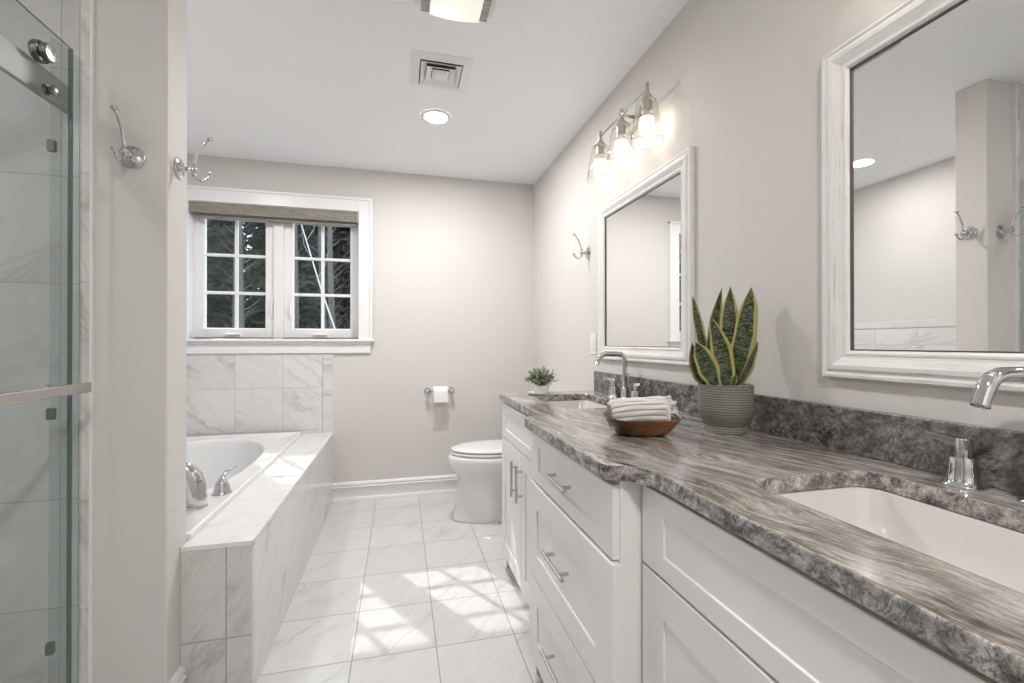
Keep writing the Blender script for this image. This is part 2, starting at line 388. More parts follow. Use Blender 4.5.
# tile on the back wall behind the tub
obj('wall_tile', box(B(), XL, -.543, YB-.008, YB+.001, ZT, 1.079), 'walltile', wall_back)
bm = B(); 
for z0, z1 in ((ZT, .776), (.7785, .998), (1.0005, 1.079)): box(bm, -.5405, -.4745, YB-.009, YB+.001, z0, z1)
obj('tile_border', bm, 'aprontile', wall_back)
obj('tile_edge_trim', box(B(), -.4745, -.4715, YB-.010, YB+.001, ZT, 1.079), 'plastic', wall_back)
# left wall tile wainscot in the alcove
wl = bpy.data.objects['wall_left']
obj('wall_tile', box(B(), XL-.001, XL+.008, YN2, YB-.008, ZT, 1.265), 'lefttile', wl)
obj('tile_border', box(B(), XL-.001, XL+.012, YN2, YB-.008, 1.268, 1.32, .003), 'jambtile', wl)
# partition between shower and tub
pw = struct(obj('wall_partition', box(B(), XL, XN, YN, YN2, 0, ZC, .003, 1), 'wall'))
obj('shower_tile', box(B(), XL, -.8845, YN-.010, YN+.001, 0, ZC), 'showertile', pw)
obj('jamb_tile', box(B(), -.8835, -.8595, YN-.010, YN+.001, 0, ZC), 'jambtile', pw)
obj('tile_edge_trim', box(B(), -.8590, -.8530, YN-.013, YN+.001, 0, ZC, .0015), 'plastic', pw)
# walls of the shower towards the viewer
sw = struct(obj('wall_shower', box(B(), XL, -.86, -.12, .0, 0, ZC), 'wall'))
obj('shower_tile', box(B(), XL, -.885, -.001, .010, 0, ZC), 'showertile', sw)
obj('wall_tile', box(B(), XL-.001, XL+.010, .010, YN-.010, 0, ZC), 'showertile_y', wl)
# baseboards
def baseboard(name, a, b, nrm):
    a, b, nrm = Vector(a), Vector(b), Vector(nrm); bm = B()
    loft(bm, [[(p.x + nrm.x*d, p.y + nrm.y*d, z) for d, z in BASEP] for p in (a, b)], True, True)
    bmesh.ops.recalc_face_normals(bm, faces=bm.faces[:])
    return struct(obj(name, bm, 'trim', auto=40))
baseboard('baseboard_back', (XT, YB), (XR, YB), (0, -1))
baseboard('baseboard_right', (XR, 2.27), (XR, YB-.030), (-1, 0))
baseboard('baseboard_partition', (XN, YN-.0), (XN, YT-.001), (1, 0))
baseboard('baseboard_partition_front', (-.853, YN), (XN+.030, YN), (0, -1))
baseboard('baseboard_rear', (-.86, YREAR), (XR, YREAR), (0, 1))

# ---- window
win = bpy.data.objects.new('window_1', None); COL.objects.link(win); struct(win); win.location = (-.845, YB, WZ0)
YG = 3.60                                   # plane of the glass
def cas(bm, a, b, c, d):                    # flat casing with a small back band
    pass
CX0, CX1, CZ1 = WX0-.091, -.204, 2.215
bm = B()
for x0, x1 in ((CX0, WX0), (WX1, CX1)):
    box(bm, x0, x1, YB-.020, YB+.002, WZ0, CZ1, .002)
box(bm, WX0-.0005, WX1+.0005, YB-.0202, YB+.002, WZ1, CZ1, .002)
for x0, x1 in ((CX0-.006, CX0+.012), (CX1-.012, CX1+.006)): box(bm, x0, x1, YB-.029, YB+.002, WZ0, CZ1+.006, .003)
box(bm, CX0-.006, CX1+.006, YB-.0292, YB+.002, CZ1-.012, CZ1+.006, .003)
for x0, x1 in ((WX0-.012, WX0-.002), (WX1+.002, WX1+.012)): box(bm, x0, x1, YB-.024, YB+.002, WZ0, WZ1+.010, .003)
obj('window_casing', bm, 'trim', win)
obj('window_sill', box(B(), CX0-.025, CX1+.022, YB-.045, YG-.02, WZ0-.020, WZ0, .005), 'trim', win)
bm = B(); box(bm, CX0, CX1-.008, YB-.018, YB+.002, 1.081, WZ0-.020, .002); box(bm, CX0-.01, CX1, YB-.030, YB+.002, WZ0-.034, WZ0-.019, .005)
obj('window_apron', bm, 'trim', win)
bm = B(); box(bm, WX0-.001, WX0+.003, YB-.004, YE, WZ0, WZ1); box(bm, WX1-.003, WX1+.001, YB-.004, YE, WZ0, WZ1); box(bm, WX0, WX1, YB-.004, YE, WZ1-.003, WZ1+.001); box(bm, WX0, WX1, YG-.022, YE, WZ0-.02, WZ0+.012)
box(bm, -.8850, -.8210, YG-.052, YG+.03, WZ0, WZ1-.02, .003)
obj('window_jamb', bm, 'trim', win)
GZ0, GZ1 = 1.257, 2.040
for gx0, gx1 in ((-1.336, -.941), (-.764, -.360)):
    x0, x1 = gx0-.058, gx1+.058; bm = B()
    for a in ((x0, gx0, WZ0+.010, WZ1-.004), (gx1, x1, WZ0+.010, WZ1-.004), (gx0, gx1, WZ0+.010, GZ0), (gx0, gx1, GZ1, WZ1-.004)):
        box(bm, a[0], a[1], YG-.034, YG+.02, a[2], a[3], .002)
    for a in ((gx0-.006, gx0+.004, GZ0-.006, GZ1+.006), (gx1-.004, gx1+.006, GZ0-.006, GZ1+.006), (gx0, gx1, GZ0-.006, GZ0+.004), (gx0, gx1, GZ1-.004, GZ1+.006)):
        box(bm, a[0], a[1], YG-.026, YG+.012, a[2], a[3], .003)
    sash = obj('window_sash', bm, 'trim', win)
    bm = B(); mx = (gx0+gx1)/2
    box(bm, mx-.0105, mx+.0105, YG-.012, YG+.008, GZ0, GZ1, .003)
    for mz in (1.512, 1.781): box(bm, gx0, gx1, YG-.0117, YG+.0077, mz-.0105, mz+.0105, .003)
    obj('muntin', bm, 'trim', sash)
    obj('window_pane', box(B(), gx0, gx1, YG-.003, YG+.003, GZ0, GZ1), 'pane', sash)
    cxk = gx0 + (.19 if gx0 < -1 else .195); bm = B()
    prism(bm, [(cxk-.055, WZ0+.012), (cxk+.055, WZ0+.012), (cxk+.045, WZ0+.040), (cxk-.045, WZ0+.040)], YG-.062, YG-.034, 'y')
    box(bm, cxk-.047, cxk+.047, YG-.074, YG-.060, WZ0+.026, WZ0+.041, .004)
    obj('crank_handle', bm, 'plastic', win)
for lx in (-.9, -.775):
    bm = B(); box(bm, lx-.008, lx+.008, YG-.046, YG-.033, 1.33, 1.47, .004); box(bm, lx-.005, lx+.005, YG-.060, YG-.045, 1.36, 1.43, .003)
    obj('sash_latch', bm, 'plastic', win)
# roller blind
bl = thing('roller_blind', 'taupe woven roller blind rolled up in the top of the window', 'blind', (-.845, YB+.02, 2.12))
obj('cassette', box(B(), WX0+.004, WX1-.010, YB-.004, YB+.062, 2.046, 2.1185, .002), 'blind', bl)
obj('end_cap', box(B(), WX1-.0098, WX1-.0045, YB-.005, YB+.063, 2.044, 2.1185, .002), 'plastic', bl)
bm = B(); box(bm, WX0+.040, WX1-.030, YB+.030, YB+.034, 2.03, 2.055); box(bm, WX0+.040, WX1-.030, YB+.022, YB+.042, 2.018, 2.036, .004)
obj('blind_hem', bm, 'blind', bl)

# ---- ceiling fixtures
vt = thing('ceiling_vent', 'white square stepped louvre air vent set in the ceiling', 'vent', (.185, 2.137, ZC))
bm = B(); V0 = .135
def sqring(bm, cx, cy, h0, z0, h1, z1, th=.0):
    a = [(cx+sx*h0, cy+sy*h0, z0) for sx, sy in ((-1, -1), (1, -1), (1, 1), (-1, 1))]; b = [(cx+sx*h1, cy+sy*h1, z1) for sx, sy in ((-1, -1), (1, -1), (1, 1), (-1, 1))]
    c = [(p[0], p[1], p[2]+.0015) for p in b]; d = [(p[0], p[1], p[2]+.0015) for p in a]
    loft(bm, [a, b, c, d, a])
sqring(bm, .185, 2.137, .137, ZC-.002, .137, ZC-.0005); sqring(bm, .185, 2.137, .137, ZC-.002, .098, ZC-.012)
sqring(bm, .185, 2.137, .098, ZC-.012, .094, ZC-.004)
bmesh.ops.remove_doubles(bm, verts=bm.verts[:], dist=1e-6); bmesh.ops.recalc_face_normals(bm, faces=bm.faces[:])
obj('vent_frame', bm, 'trim', vt)
for a, z in ((.079, -.014), (.053, -.017)):
    bm = B(); sqring(bm, .185, 2.137, a+.013, ZC+z-.003, a-.013, ZC+z+.009); bmesh.ops.recalc_face_normals(bm, faces=bm.faces[:]); obj('louvre', bm, 'trim', vt)
obj('centre_cone', (lambda b: (loft(b, [[(.185+s*h, 2.137+q*h, z) for s, q in ((-1, -1), (1, -1), (1, 1), (-1, 1))] for h, z in ((.038, ZC-.014), (.022, ZC-.026))], True, True), b)[1])(B()), 'trim', vt)
obj('duct_shade_sheet', box(B(), .185-.093, .185+.093, 2.137-.093, 2.137+.093, ZC-.0015, ZC-.0005), 'black', vt)  # flat dark sheet stands in for the shade up the duct
def downlight(x, y, label, power, k=1.0):
    d = thing('recessed_light', label, 'ceiling light', (x, y, ZC))
    obj('trim_ring', lathe(B(), [(a*k, b) for a, b in ((.062, -.004), (.066, -.007), (.082, -.006), (.088, -.0005))], (x, y, ZC), 'z', 48), 'trim', d, True)
    obj('light_lens', lathe(B(), [(0, -.0045), (.0625*k, -.0045), (.0625*k, -.001), (0, -.001)], (x, y, ZC), 'z', 48), 'can', d)
    l = bpy.data.lights.new('recessed_lamp', 'AREA'); l.shape = 'DISK'; l.size = .13; l.energy = power; l.color = (1.0, .978, .962)
    o = bpy.data.objects.new('lamp', l); COL.objects.link(o); o.location = (x, y, ZC-.010)
    o.parent = d; o.matrix_parent_inverse = Matrix.Translation((-x, -y, -ZC))
downlight(.198, 2.566, 'lit round recessed downlight in the ceiling nearest the back wall, seen directly', 10)
downlight(-1.09, 2.47, 'lit round recessed downlight over the bathtub, seen only in the near mirror', 3.5, .62)
downlight(.20, -.45, 'lit round recessed downlight behind the viewer, unseen, added to brighten the room', 11)  # out of view, added to raise the brightness of the room
downlight(-1.28, .42, 'lit round recessed downlight inside the glass shower, unseen, added to light its tiles', 1.3)  # added because the shower needs light; no fitting seen there
# flush light / fan
fl = thing('flush_ceiling_light', 'flush ceiling light with curved warm glass between ribbed sides', 'ceiling light', (.200, 1.55, ZC))
bm = B(); box(bm, .200-.150, .200+.150, 1.390, 1.715, ZC-.014, ZC-.0002, .004); obj('housing', bm, 'trim', fl)
for s in (-1, 1):
    bm = B()
    xa, xb = sorted((.200+s*.094, .200+s*.122)); box(bm, xa, xb, 1.400, 1.705, ZC-.040, ZC-.012, .004)
    for k in range(24): y = 1.405 + k*.0126; box(bm, xa-.002, xb+.002, y, y+.006, ZC-.043, ZC-.012)
    obj('ribbed_side', bm, 'rib', fl)
bm = B(); n = 14; top = []; 
prof = [(-.093 + .186*i/n, -.050 - .008*sin(pi*i/n)) for i in range(n+1)]
ring = [(.200+x, ZC+z) for x, z in prof] + [(.200+.093, ZC-.016), (.200-.093, ZC-.016)]
rr = []
for y, k in ((1.396, .8), (1.403, 1), (1.700, 1), (1.708, .78)):
    rr.append([(.200 + (x-.200)*(1 if k == 1 else .98), y, z if z > ZC-.02 else ZC-.016 + (z-ZC+.016)*k) for x, z in ring])
loft(bm, rr, True, True); bmesh.ops.recalc_face_normals(bm, faces=bm.faces[:])
obj('glass_diffuser', bm, 'diff', fl, auto=50)

# ---- vanity lights
def sconce(yc, label):
    xc = .972; s = thing('vanity_light', label, 'wall light', (XR, yc, 2.19))
    bm = B(); box(bm, XR-.018, XR, yc-.060, yc+.060, 2.13, 2.25, .006); obj('backplate', bm, 'satin', s)
    bm = B(); tube(bm, [(XR-.012, yc, 2.186), (xc, yc, 2.186)], .0075); obj('arm', bm, 'satin', s, True)
    bm = B(); tube(bm, [(xc, yc-.225, 2.186), (xc, yc+.225, 2.186)], .0055); obj('crossbar', bm, 'chrome', s, True)
    for k in (-1, 0, 1):
        y = yc + k*.217
        h = obj('lamp_holder', lathe(B(), [(0, 2.212), (.0095, 2.212), (.0095, 2.174), (.0125, 2.172), (.0125, 2.160), (.020, 2.158), (.024, 2.152), (.024, 2.146), (.034, 2.142), (.036, 2.138), (.021, 2.136), (.0205, 2.104), (.0225, 2.102), (.0225, 2.096), (.018, 2.094), (0, 2.094)], (xc, y, 0), 'z', 28), 'satin', s, auto=30)
        g = obj('glass_shade', lathe(B(), [(.031, 2.1345), (.037, 2.133), (.0400, 2.127), (.0635, 1.974), (.0650, 1.970), (.0660, 1.973), (.0425, 2.128), (.0385, 2.136), (.031, 2.136)], (xc, y, 0), 'z', 40), 'shade', s, True)
        obj('shade_rim', lathe(B(), [(.0640, 1.970), (.0655, 1.968), (.0670, 1.970), (.0655, 1.972), (.0640, 1.970)], (xc, y, 0), 'z', 40), 'plastic_clear', g, True)
        c = obj('bulb_neck', lathe(B(), [(.0130, 2.096), (.0140, 2.090), (.0225, 2.078), (.0268, 2.066)], (xc, y, 0), 'z', 24), 'plastic', h, True)
        obj('bulb', lathe(B(), [(.0262, 2.067), (.029, 2.055), (.0300, 2.043), (.0285, 2.028), (.0225, 2.015), (.012, 2.008), (0, 2.006)], (xc, y, 0), 'z', 28), 'bulb', h, True)
    return s
M['plastic_clear'] = plain('clear_glass_rim', (.86, .85, .83), .1)
sconce(1.842, 'three bulb wall light with clear glass shades above the far mirror')
sconce(.504, 'three bulb wall light with clear glass shades above the near mirror, out of view, added for even light')  # unseen repeat of the far one, added to even out the light

# ---- mirrors
def mirror(y0, y1, label):
    z0, z1 = 1.070, 1.878; m = thing('wall_mirror', label, 'mirror', (XR, (y0+y1)/2, z0))
    P = [(0, 0), (0, .020), (.003, .026), (.010, .027), (.014, .024), (.017, .024), (.024, .030), (.034, .031), (.052, .021), (.058, .019), (.061, .021), (.066, .021), (.070, .016), (.073, .009), (.073, .003)]  # inset, depth
    bm = B(); rings = []
    for ins, dep in [(a*.93, b*.72) for a, b in P]: rings.append([(XR-dep, y0+ins, z0+ins), (XR-dep, y1-ins, z0+ins), (XR-dep, y1-ins, z1-ins), (XR-dep, y0+ins, z1-ins)])
    vs = [[bm.verts.new(p) for p in r] for r in rings]
    for a, b in zip(vs, vs[1:]):
        for k in range(4):
            f = bm.faces.new((a[k], a[(k+1) % 4], b[(k+1) % 4], b[k])); f.material_index = 1 if k in (0, 2) else 0
    bmesh.ops.recalc_face_normals(bm, faces=bm.faces[:])
    obj('mirror_frame', bm, ['wash_z', 'wash_y'], m)
    bm = B(); i = .065; prism(bm, [(y0+i, z0+i), (y1-i, z0+i), (y1-i, z1-i), (y0+i, z1-i)], XR-.0045, XR-.0005, 'x'); g = obj('mirror_glass', bm, 'mirror', m)
    bm = B(); i = .0672
    for a in ((y0+i, y0+i+.003, z0+i, z1-i), (y1-i-.003, y1-i, z0+i, z1-i), (y0+i, y1-i, z0+i, z0+i+.003), (y0+i, y1-i, z1-i-.003, z1-i)): box(bm, XR-.0085, XR-.004, *a)
    obj('inner_bead', bm, 'satin_dark', m)
    return m
M['satin_dark'] = plain('dark_bead', (.10, .085, .07), .5)
mirror(1.430, 2.220, 'whitewashed wood framed mirror over the far sink')
mirror(.115, .905, 'whitewashed wood framed mirror over the near sink, cut off by the right edge')

# ---- switch plate
sp = thing('switch_plate', 'white switch plate on the wall just left of the far mirror', 'switch plate', (XR, 2.31, 1.15))
obj('cover_plate', box(B(), XR-.006, XR, 2.274, 2.346, 1.092, 1.208, .002), 'plastic', sp)
obj('rocker', box(B(), XR-.010, XR-.005, 2.294, 2.326, 1.117, 1.183, .002), 'plastic', sp)

# ---- robe hooks : built facing -y at the origin, then turned
def robe_hook(loc, rz, label, sc=1.0):
    h = thing('robe_hook', label, 'hook', (0, 0, 0), 'chrome double robe hooks')
    obj('base_plate', lathe(B(), [(0, .0005), (.032, .0005), (.0335, .003), (.031, .0055), (.0285, .005), (.026, .0065), (.014, .0075), (.0125, .010), (.0080, .014), (.0070, .022), (.0105, .026), (.0105, .029), (.0070, .032), (.0075, .036), (.0125, .040), (.0125, .044), (.0075, .049), (0, .050)], (0, 0, 0), '-y', 32), 'chrome', h, True)
    up = [(0, -.040, .004), (0, -.043, .022), (0, -.048, .042), (0, -.058, .066), (0, -.073, .088), (0, -.084, .100)]
    obj('upper_hook', lathe(tube(B(), up, [.0052, .0048, .0042, .0040, .0040, .0045], 12), [(0, -.001), (.007, 0), (.0095, .003), (.0095, .006), (.006, .009), (0, .0095)], (0, -.086, .098), 'z', 20), 'chrome', h, True)
    lo = [(0, -.040, -.004), (0, -.040, -.016), (0, -.046, -.027), (0, -.058, -.034), (0, -.072, -.031), (0, -.083, -.020), (0, -.088, -.012)]
    obj('lower_hook', lathe(tube(B(), lo, [.0050, .0046, .0043, .0042, .0042, .0042, .0045], 12), [(0, -.001), (.006, 0), (.0085, .003), (.0085, .005), (.005, .008), (0, .0085)], (0, -.089, -.014), 'z', 20), 'chrome', h, True)
    h.location = loc; h.rotation_euler = (0, 0, rz); h.scale = (sc,)*3
    return h
robe_hook((-.760, YN, 1.698), 0, 'chrome double hook on the shaded partition face beside the shower')
robe_hook((XN, 1.612, 1.702), R(90), 'chrome double hook on the lit narrow end of the partition')
robe_hook((XR, 2.385, 1.672), R(-90), 'chrome double hook on the right wall beyond the far mirror')

# ================================================================== BATHTUB AND SURROUND
sur = thing('tub_surround', 'marble tiled bathtub surround with a wide top ledge under the window', 'tub surround', (-.6, 2.5, 0))
bm = B(); box(bm, XT-.04, XT, YT+.0304, YB-.001, 0.0, ZT-.012); obj('side_apron', bm, 'aprontile', sur)
bm = B(); box(bm, XN+.0008, XT, YT, YT+.03, 0, ZT-.012); bmf = obj('front_apron', bm, 'fronttile', sur)
# ledge: inner strip and edge strip
bm = B(); box(bm, XT-.0735, XT+.001, YT-.001, YB-.010, ZT-.012, ZT); obj('ledge_edge_tile', bm, 'decktile2', sur)
bm = B(); box(bm, -.68, XT-.0735, YT+.07, YB-.010, ZT-.012, ZT); box(bm, XN+.0008, XT-.0735, YT-.001, YT+.0697, ZT-.012, ZT); box(bm, XL+.010, -.68, YN2+.001, YN2+.012, ZT-.012, ZT)
obj('ledge_tile', bm, 'decktile', sur)
bm = B(); box(bm, XN+.0008, XT+.003, YT-.003, YT-.0005, ZT-.014, ZT+.0012, .0008); box(bm, XT+.0005, XT+.003, YT-.003, YB-.010, ZT-.014, ZT+.0012, .0008); obj('ledge_trim', bm, 'plastic', sur)

tub = thing('bathtub', 'white drop-in soaking bathtub in the tiled surround', 'bathtub', (-1.1, 2.55, .3))
TX0, TX1, TY0, TY1, TZ = XL+.012, -.664, YN2+.012, 3.420, .531
outer = []
def tub_inner(f, grow=0.0):
    # basin outline, right side following the photo: wide tap deck near the front
    pts = []
    for k in range(28):
        a = 2*pi*k/28; q = 2/2.35
        pts.append((-1.135 + .385*math.copysign(abs(cos(a))**q, cos(a)), 2.60 + .70*math.copysign(abs(sin(a))**q, sin(a))))
    cx, cy = -1.135, 2.60
    return [(cx + (x-cx)*(1-f) , cy + (y-cy)*(1-f*.62)) for x, y in pts]
def smooth_loop(pts, n=3):
    out = []; L = len(pts)
    for i in range(L):
        p0, p1, p2, p3 = [Vector(pts[(i+k-1) % L]) for k in range(4)]
        for j in range(n):
            s = j/n
            out.append(tuple(.5*((2*p1) + (p2-p0)*s + (2*p0-5*p1+4*p2-p3)*s*s + (3*p1-p0-3*p2+p3)*s**3)))
    return out
base = smooth_loop(tub_inner(0)); cen = Vector((-1.135, 2.60))
def radial_rect(p, x0, x1, y0, y1):
    d = Vector(p) - cen; ts = []
    if d.x > 0: ts.append((x1-cen.x)/d.x)
    if d.x < 0: ts.append((x0-cen.x)/d.x)
    if d.y > 0: ts.append((y1-cen.y)/d.y)
    if d.y < 0: ts.append((y0-cen.y)/d.y)
    t = min(ts); return cen + d*t
def corner_snap(ring, x0, x1, y0, y1):
    for c in ((x0, y0), (x1, y0), (x1, y1), (x0, y1)):
        i = min(range(len(ring)), key=lambda k: (Vector(ring[k])-Vector(c)).length); ring[i] = c
    return ring
o1 = corner_snap([tuple(radial_rect(p, TX0, TX1, TY0, TY1)) for p in base], TX0, TX1, TY0, TY1)
def inset(ring, d): 
    return [(max(TX0+d, min(TX1-d, x)), max(TY0+d, min(TY1-d, y))) for x, y in ring]
bm = B(); rings = []
rings.append([(x, y, ZT-.010) for x, y in o1]); rings.append([(x, y, TZ-.010) for x, y in o1]); rings.append([(x, y, TZ-.003) for x, y in inset(o1, .0015)]); rings.append([(x, y, TZ) for x, y in inset(o1, .008)])
rings.append([(x, y, TZ-.001) for x, y in inset(o1, .014)]); rings.append([(x, y, TZ-.004) for x, y in inset(o1, .020)])
for f, z in ((-.03, TZ-.004), (0.0, TZ-.006), (.012, TZ-.010), (.022, TZ-.022), (.035, TZ-.06), (.09, .34), (.14, .22), (.19, .155), (.26, .125), (.40, .118), (.7, .115)):
    ring = [(cen.x + (x-cen.x)*(1-f), cen.y + (y-cen.y)*(1-f*.75)) for x, y in base]
    rings.append([(x, y, z) for x, y in (inset(ring, .028) if f < 0 else ring)])
loft(bm, rings, False, True); bmesh.ops.recalc_face_normals(bm, faces=bm.faces[:])
tb = obj('tub_shell', bm, 'acrylic', tub, auto=50)
# roman tub filler
tf = thing('tub_faucet', 'chrome arched tub faucet with a lever handle on the bathtub rim', 'faucet', (-.76, 1.97, TZ-.004))
zb = TZ-.005
bm = B(); sx, sy = -.756, 1.955
path = [(sx, sy, zb+.0), (sx, sy, zb+.03), (sx-.002, sy+.0, zb+.08), (sx-.012, sy, zb+.115), (sx-.035, sy, zb+.145), (sx-.068, sy, zb+.163), (sx-.105, sy, zb+.165), (sx-.140, sy, zb+.150), (sx-.165, sy, zb+.125), (sx-.172, sy, zb+.112)]
tube(bm, path, [.0350, .0330, .0315, .031, .0305, .030, .029, .028, .027, .026], 24, squash=1.1)
lathe(bm, [(.039, 0), (.039, .005), (.034, .010)], (sx, sy, zb), 'z', 32)
obj('spout', bm, 'chrome', tf, True)
for hy, s in ((2.105, 1),):
    bm = lathe(B(), [(.036, 0), (.037, .005), (.032, .009), (.031, .018), (.027, .036), (.019, .054), (.012, .066), (.008, .072), (0, .074)], (-.720, hy, zb), 'z', 32)
    tube(bm, [(-.720, hy, zb+.052), (-.719, hy+s*.008, zb+.072), (-.714, hy+s*.028, zb+.082), (-.706, hy+s*.058, zb+.087), (-.698, hy+s*.092, zb+.086)], [.013, .011, .009, .008, .0075], 16, squash=.7)
    obj('lever_handle', bm, 'chrome', tf, True)

# ================================================================== SHOWER
curb = struct(obj('trim_curb', box(B(), XS-.06, -.845, .001, YN-.011, 0, .10, .003), 'showertile_y'))
sd_ = thing('shower_door', 'frameless sliding glass shower door hung from a steel rail', 'shower door', (-.87, .8, .1))
obj('fixed_pane', box(B(), XS-.005, XS+.005, 1.424, YN-.011, .10, 1.955), 'shower_glass', sd_)
dp = obj('sliding_pane', box(B(), -.858, -.848, .30, 1.440, .108, 1.940), 'shower_glass', sd_)
obj('pane_edge', box(B(), -.858, -.848, 1.4402, 1.4428, .108, 1.940), 'glass_edge', dp)
obj('pane_top_edge', box(B(), -.8545, -.8515, .30, 1.4402, 1.9402, 1.9410), 'glass_edge', dp)
rl = obj('steel_rail', box(B(), -.877, -.864, .012, 1.462, 1.772, 1.845, .002), 'rail_steel', sd_)
bm = B()
lathe(bm, [(.024, -.016), (.026, -.012), (.026, -.002), (.024, 0)], (-.848, 1.340, 1.868), 'x', 32); lathe(bm, [(0, .0), (.021, .0), (.022, .003), (.022, .012), (.019, .015), (.006, .016), (.005, .014), (0, .014)], (-.846, 1.340, 1.868), 'x', 32)
lathe(bm, [(0, 0), (.011, 0), (.011, .018), (0, .018)], (-.864, 1.340, 1.868), 'x', 24)
obj('door_roller', bm, 'clipm2', sd_, auto=40)
bm = lathe(B(), [(0, 0), (.013, 0), (.013, .008), (.008, .009), (.008, .016), (.012, .017), (.013, .022), (.010, .024), (0, .024)], (-.847, 1.345, 1.778), 'x', 28)
obj('door_stop', bm, 'clipm2', sd_, auto=40)
h = obj('towel_bar', box(B(), -.797, -.787, .45, 1.412, 1.026, 1.052, .003), 'nickel', sd_)
for y in (.62, 1.355): obj('bar_mount', lathe(B(), [(.012, 0), (.012, .004), (.008, .006), (.008, .051), (0, .051)], (-.848, y, 1.040), 'x', 20), 'nickel', h, True)
obj('edge_clip', box(B(), XS-.008, XS+.008, 1.416, 1.430, 1.655, 1.685, .002), 'clipm', sd_)
obj('edge_clip', box(B(), XS-.008, XS+.008, 1.416, 1.430, .955, .985, .002), 'clipm', sd_)
obj('edge_clip', box(B(), XS-.008, XS+.008, 1.416, 1.430, .345, .375, .002), 'clipm', sd_)
obj('wall_channel', box(B(), XS-.008, XS-.0052, 1.424, YN-.011, .10, 1.765), 'frost', sd_) if False else None

# ================================================================== TOILET
tl = thing('toilet', 'white elongated toilet with closed lid facing left past the vanity', 'toilet', (.7, 2.91, 0))
TY = 2.93; TX = .318
def egg(x0, x1, w, z, yc=TY, n=40, p=2.0, front=.62):
    """outline: rounded nose at x0, flatter at x1"""
    out = []
    L = x1-x0
    for i in range(n):
        a = 2*pi*i/n; cx = x0 + L*front
        c, s = cos(a), sin(a)
        rx = (x1-cx) if c > 0 else (cx-x0)
        q = 2.0 if c < 0 else 3.0
        out.append((cx + rx*math.copysign(abs(c)**(2/q), c), yc + w*math.copysign(abs(s)**(2/q), s), z))
    return out
bm = B()
R_ = [(.338, .86, .118, .0), (.332, .86, .122, .012), (.338, .86, .117, .022), (.352, .86, .108, .10), (.366, .86, .104, .18), (.376, .86, .106, .25), (.366, .86, .122, .285), (.338, .855, .152, .315), (.314, .85, .176, .345), (.304, .85, .188, .385), (.304, .85, .190, .410), (.312, .85, .185, .424), (.325, .85, .172, .428), (.42, .84, .10, .428)]
loft(bm, [egg(a, b, c, z) for a, b, c, z in R_], True, True); bmesh.ops.recalc_face_normals(bm, faces=bm.faces[:])
obj('bowl', bm, 'porc', tl, auto=60)
bm = B(); loft(bm, [egg(*q) for q in ((TX+.014, .800, .170, .431), (TX+.006, .803, .178, .434), (TX+.004, .804, .180, .443), (TX+.008, .802, .176, .449))], True, True); bmesh.ops.recalc_face_normals(bm, faces=bm.faces[:])
obj('seat', bm, 'porc', tl, auto=60)
bm = B(); loft(bm, [egg(*q) for q in ((TX+.016, .800, .168, .453), (TX+.008, .803, .176, .456), (TX+.005, .804, .179, .464), (TX+.014, .80, .170, .472), (TX+.06, .78, .135, .4765), (TX+.16, .70, .06, .478))], True, True); bmesh.ops.recalc_face_normals(bm, faces=bm.faces[:])
obj('lid', bm, 'porc', tl, auto=60)
bm = B(); box(bm, .845, XR-.012, TY-.20, TY+.20, .38, .75, .022, 4); obj('tank', bm, 'porc', tl, auto=40)
bm = B(); box(bm, .838, XR-.008, TY-.207, TY+.207, .75, .785, .010, 3); obj('tank_lid', bm, 'porc', tl, auto=40)
bm = B(); box(bm, .62, .95, TY-.100, TY+.100, .0, .38, .03, 3); obj('trapway', bm, 'porc', tl, auto=40)
obj('bolt_cap', lathe(B(), [(.014, 0), (.013, .010), (.006, .016), (0, .017)], (.60, TY-.122, .0), 'z', 20), 'porc', tl, True)

# toilet paper
tp = thing('toilet_paper_holder', 'chrome two post toilet paper holder on the back wall', 'toilet paper holder', (.295, YB, .79))
for x in (.205, .385):
    obj('post', lathe(B(), [(.025, 0), (.026, .004), (.021, .009), (.013, .013), (.010, .022), (.010, .052), (.014, .056), (.015, .064), (.013, .072), (0, .075)], (x, YB, .790), '-y', 28), 'chrome', tp, True)
bm = B(); tube(bm, [(.207, YB-.062, .790), (.383, YB-.062, .790)], .007); obj('roller_bar', bm, 'chrome', tp, True)
bm = B(); lathe(bm, [(.020, -.052), (.045, -.052), (.0465, -.050), (.0465, .050), (.045, .052), (.020, .052), (.020, -.052)], (.297, YB-.062, .780), 'x', 40)
tr = thing('toilet_paper_roll', 'white toilet paper roll on the chrome wall holder', 'toilet paper', (.293, YB-.062, .777))
obj('paper_roll', bm, 'paper', tr, auto=40)
bm = B(); sh = [(YB-.062-.0466, .780), (YB-.062-.0470, .75), (YB-.062-.0465, .712)]
loft(bm, [[(.2460, y, z), (.2460, y-.0012, z), (.3485, y-.0012, z), (.3485, y, z)] for y, z in sh], True, True); bmesh.ops.recalc_face_normals(bm, faces=bm.faces[:])
obj('loose_sheet', bm, 'paper', tr)

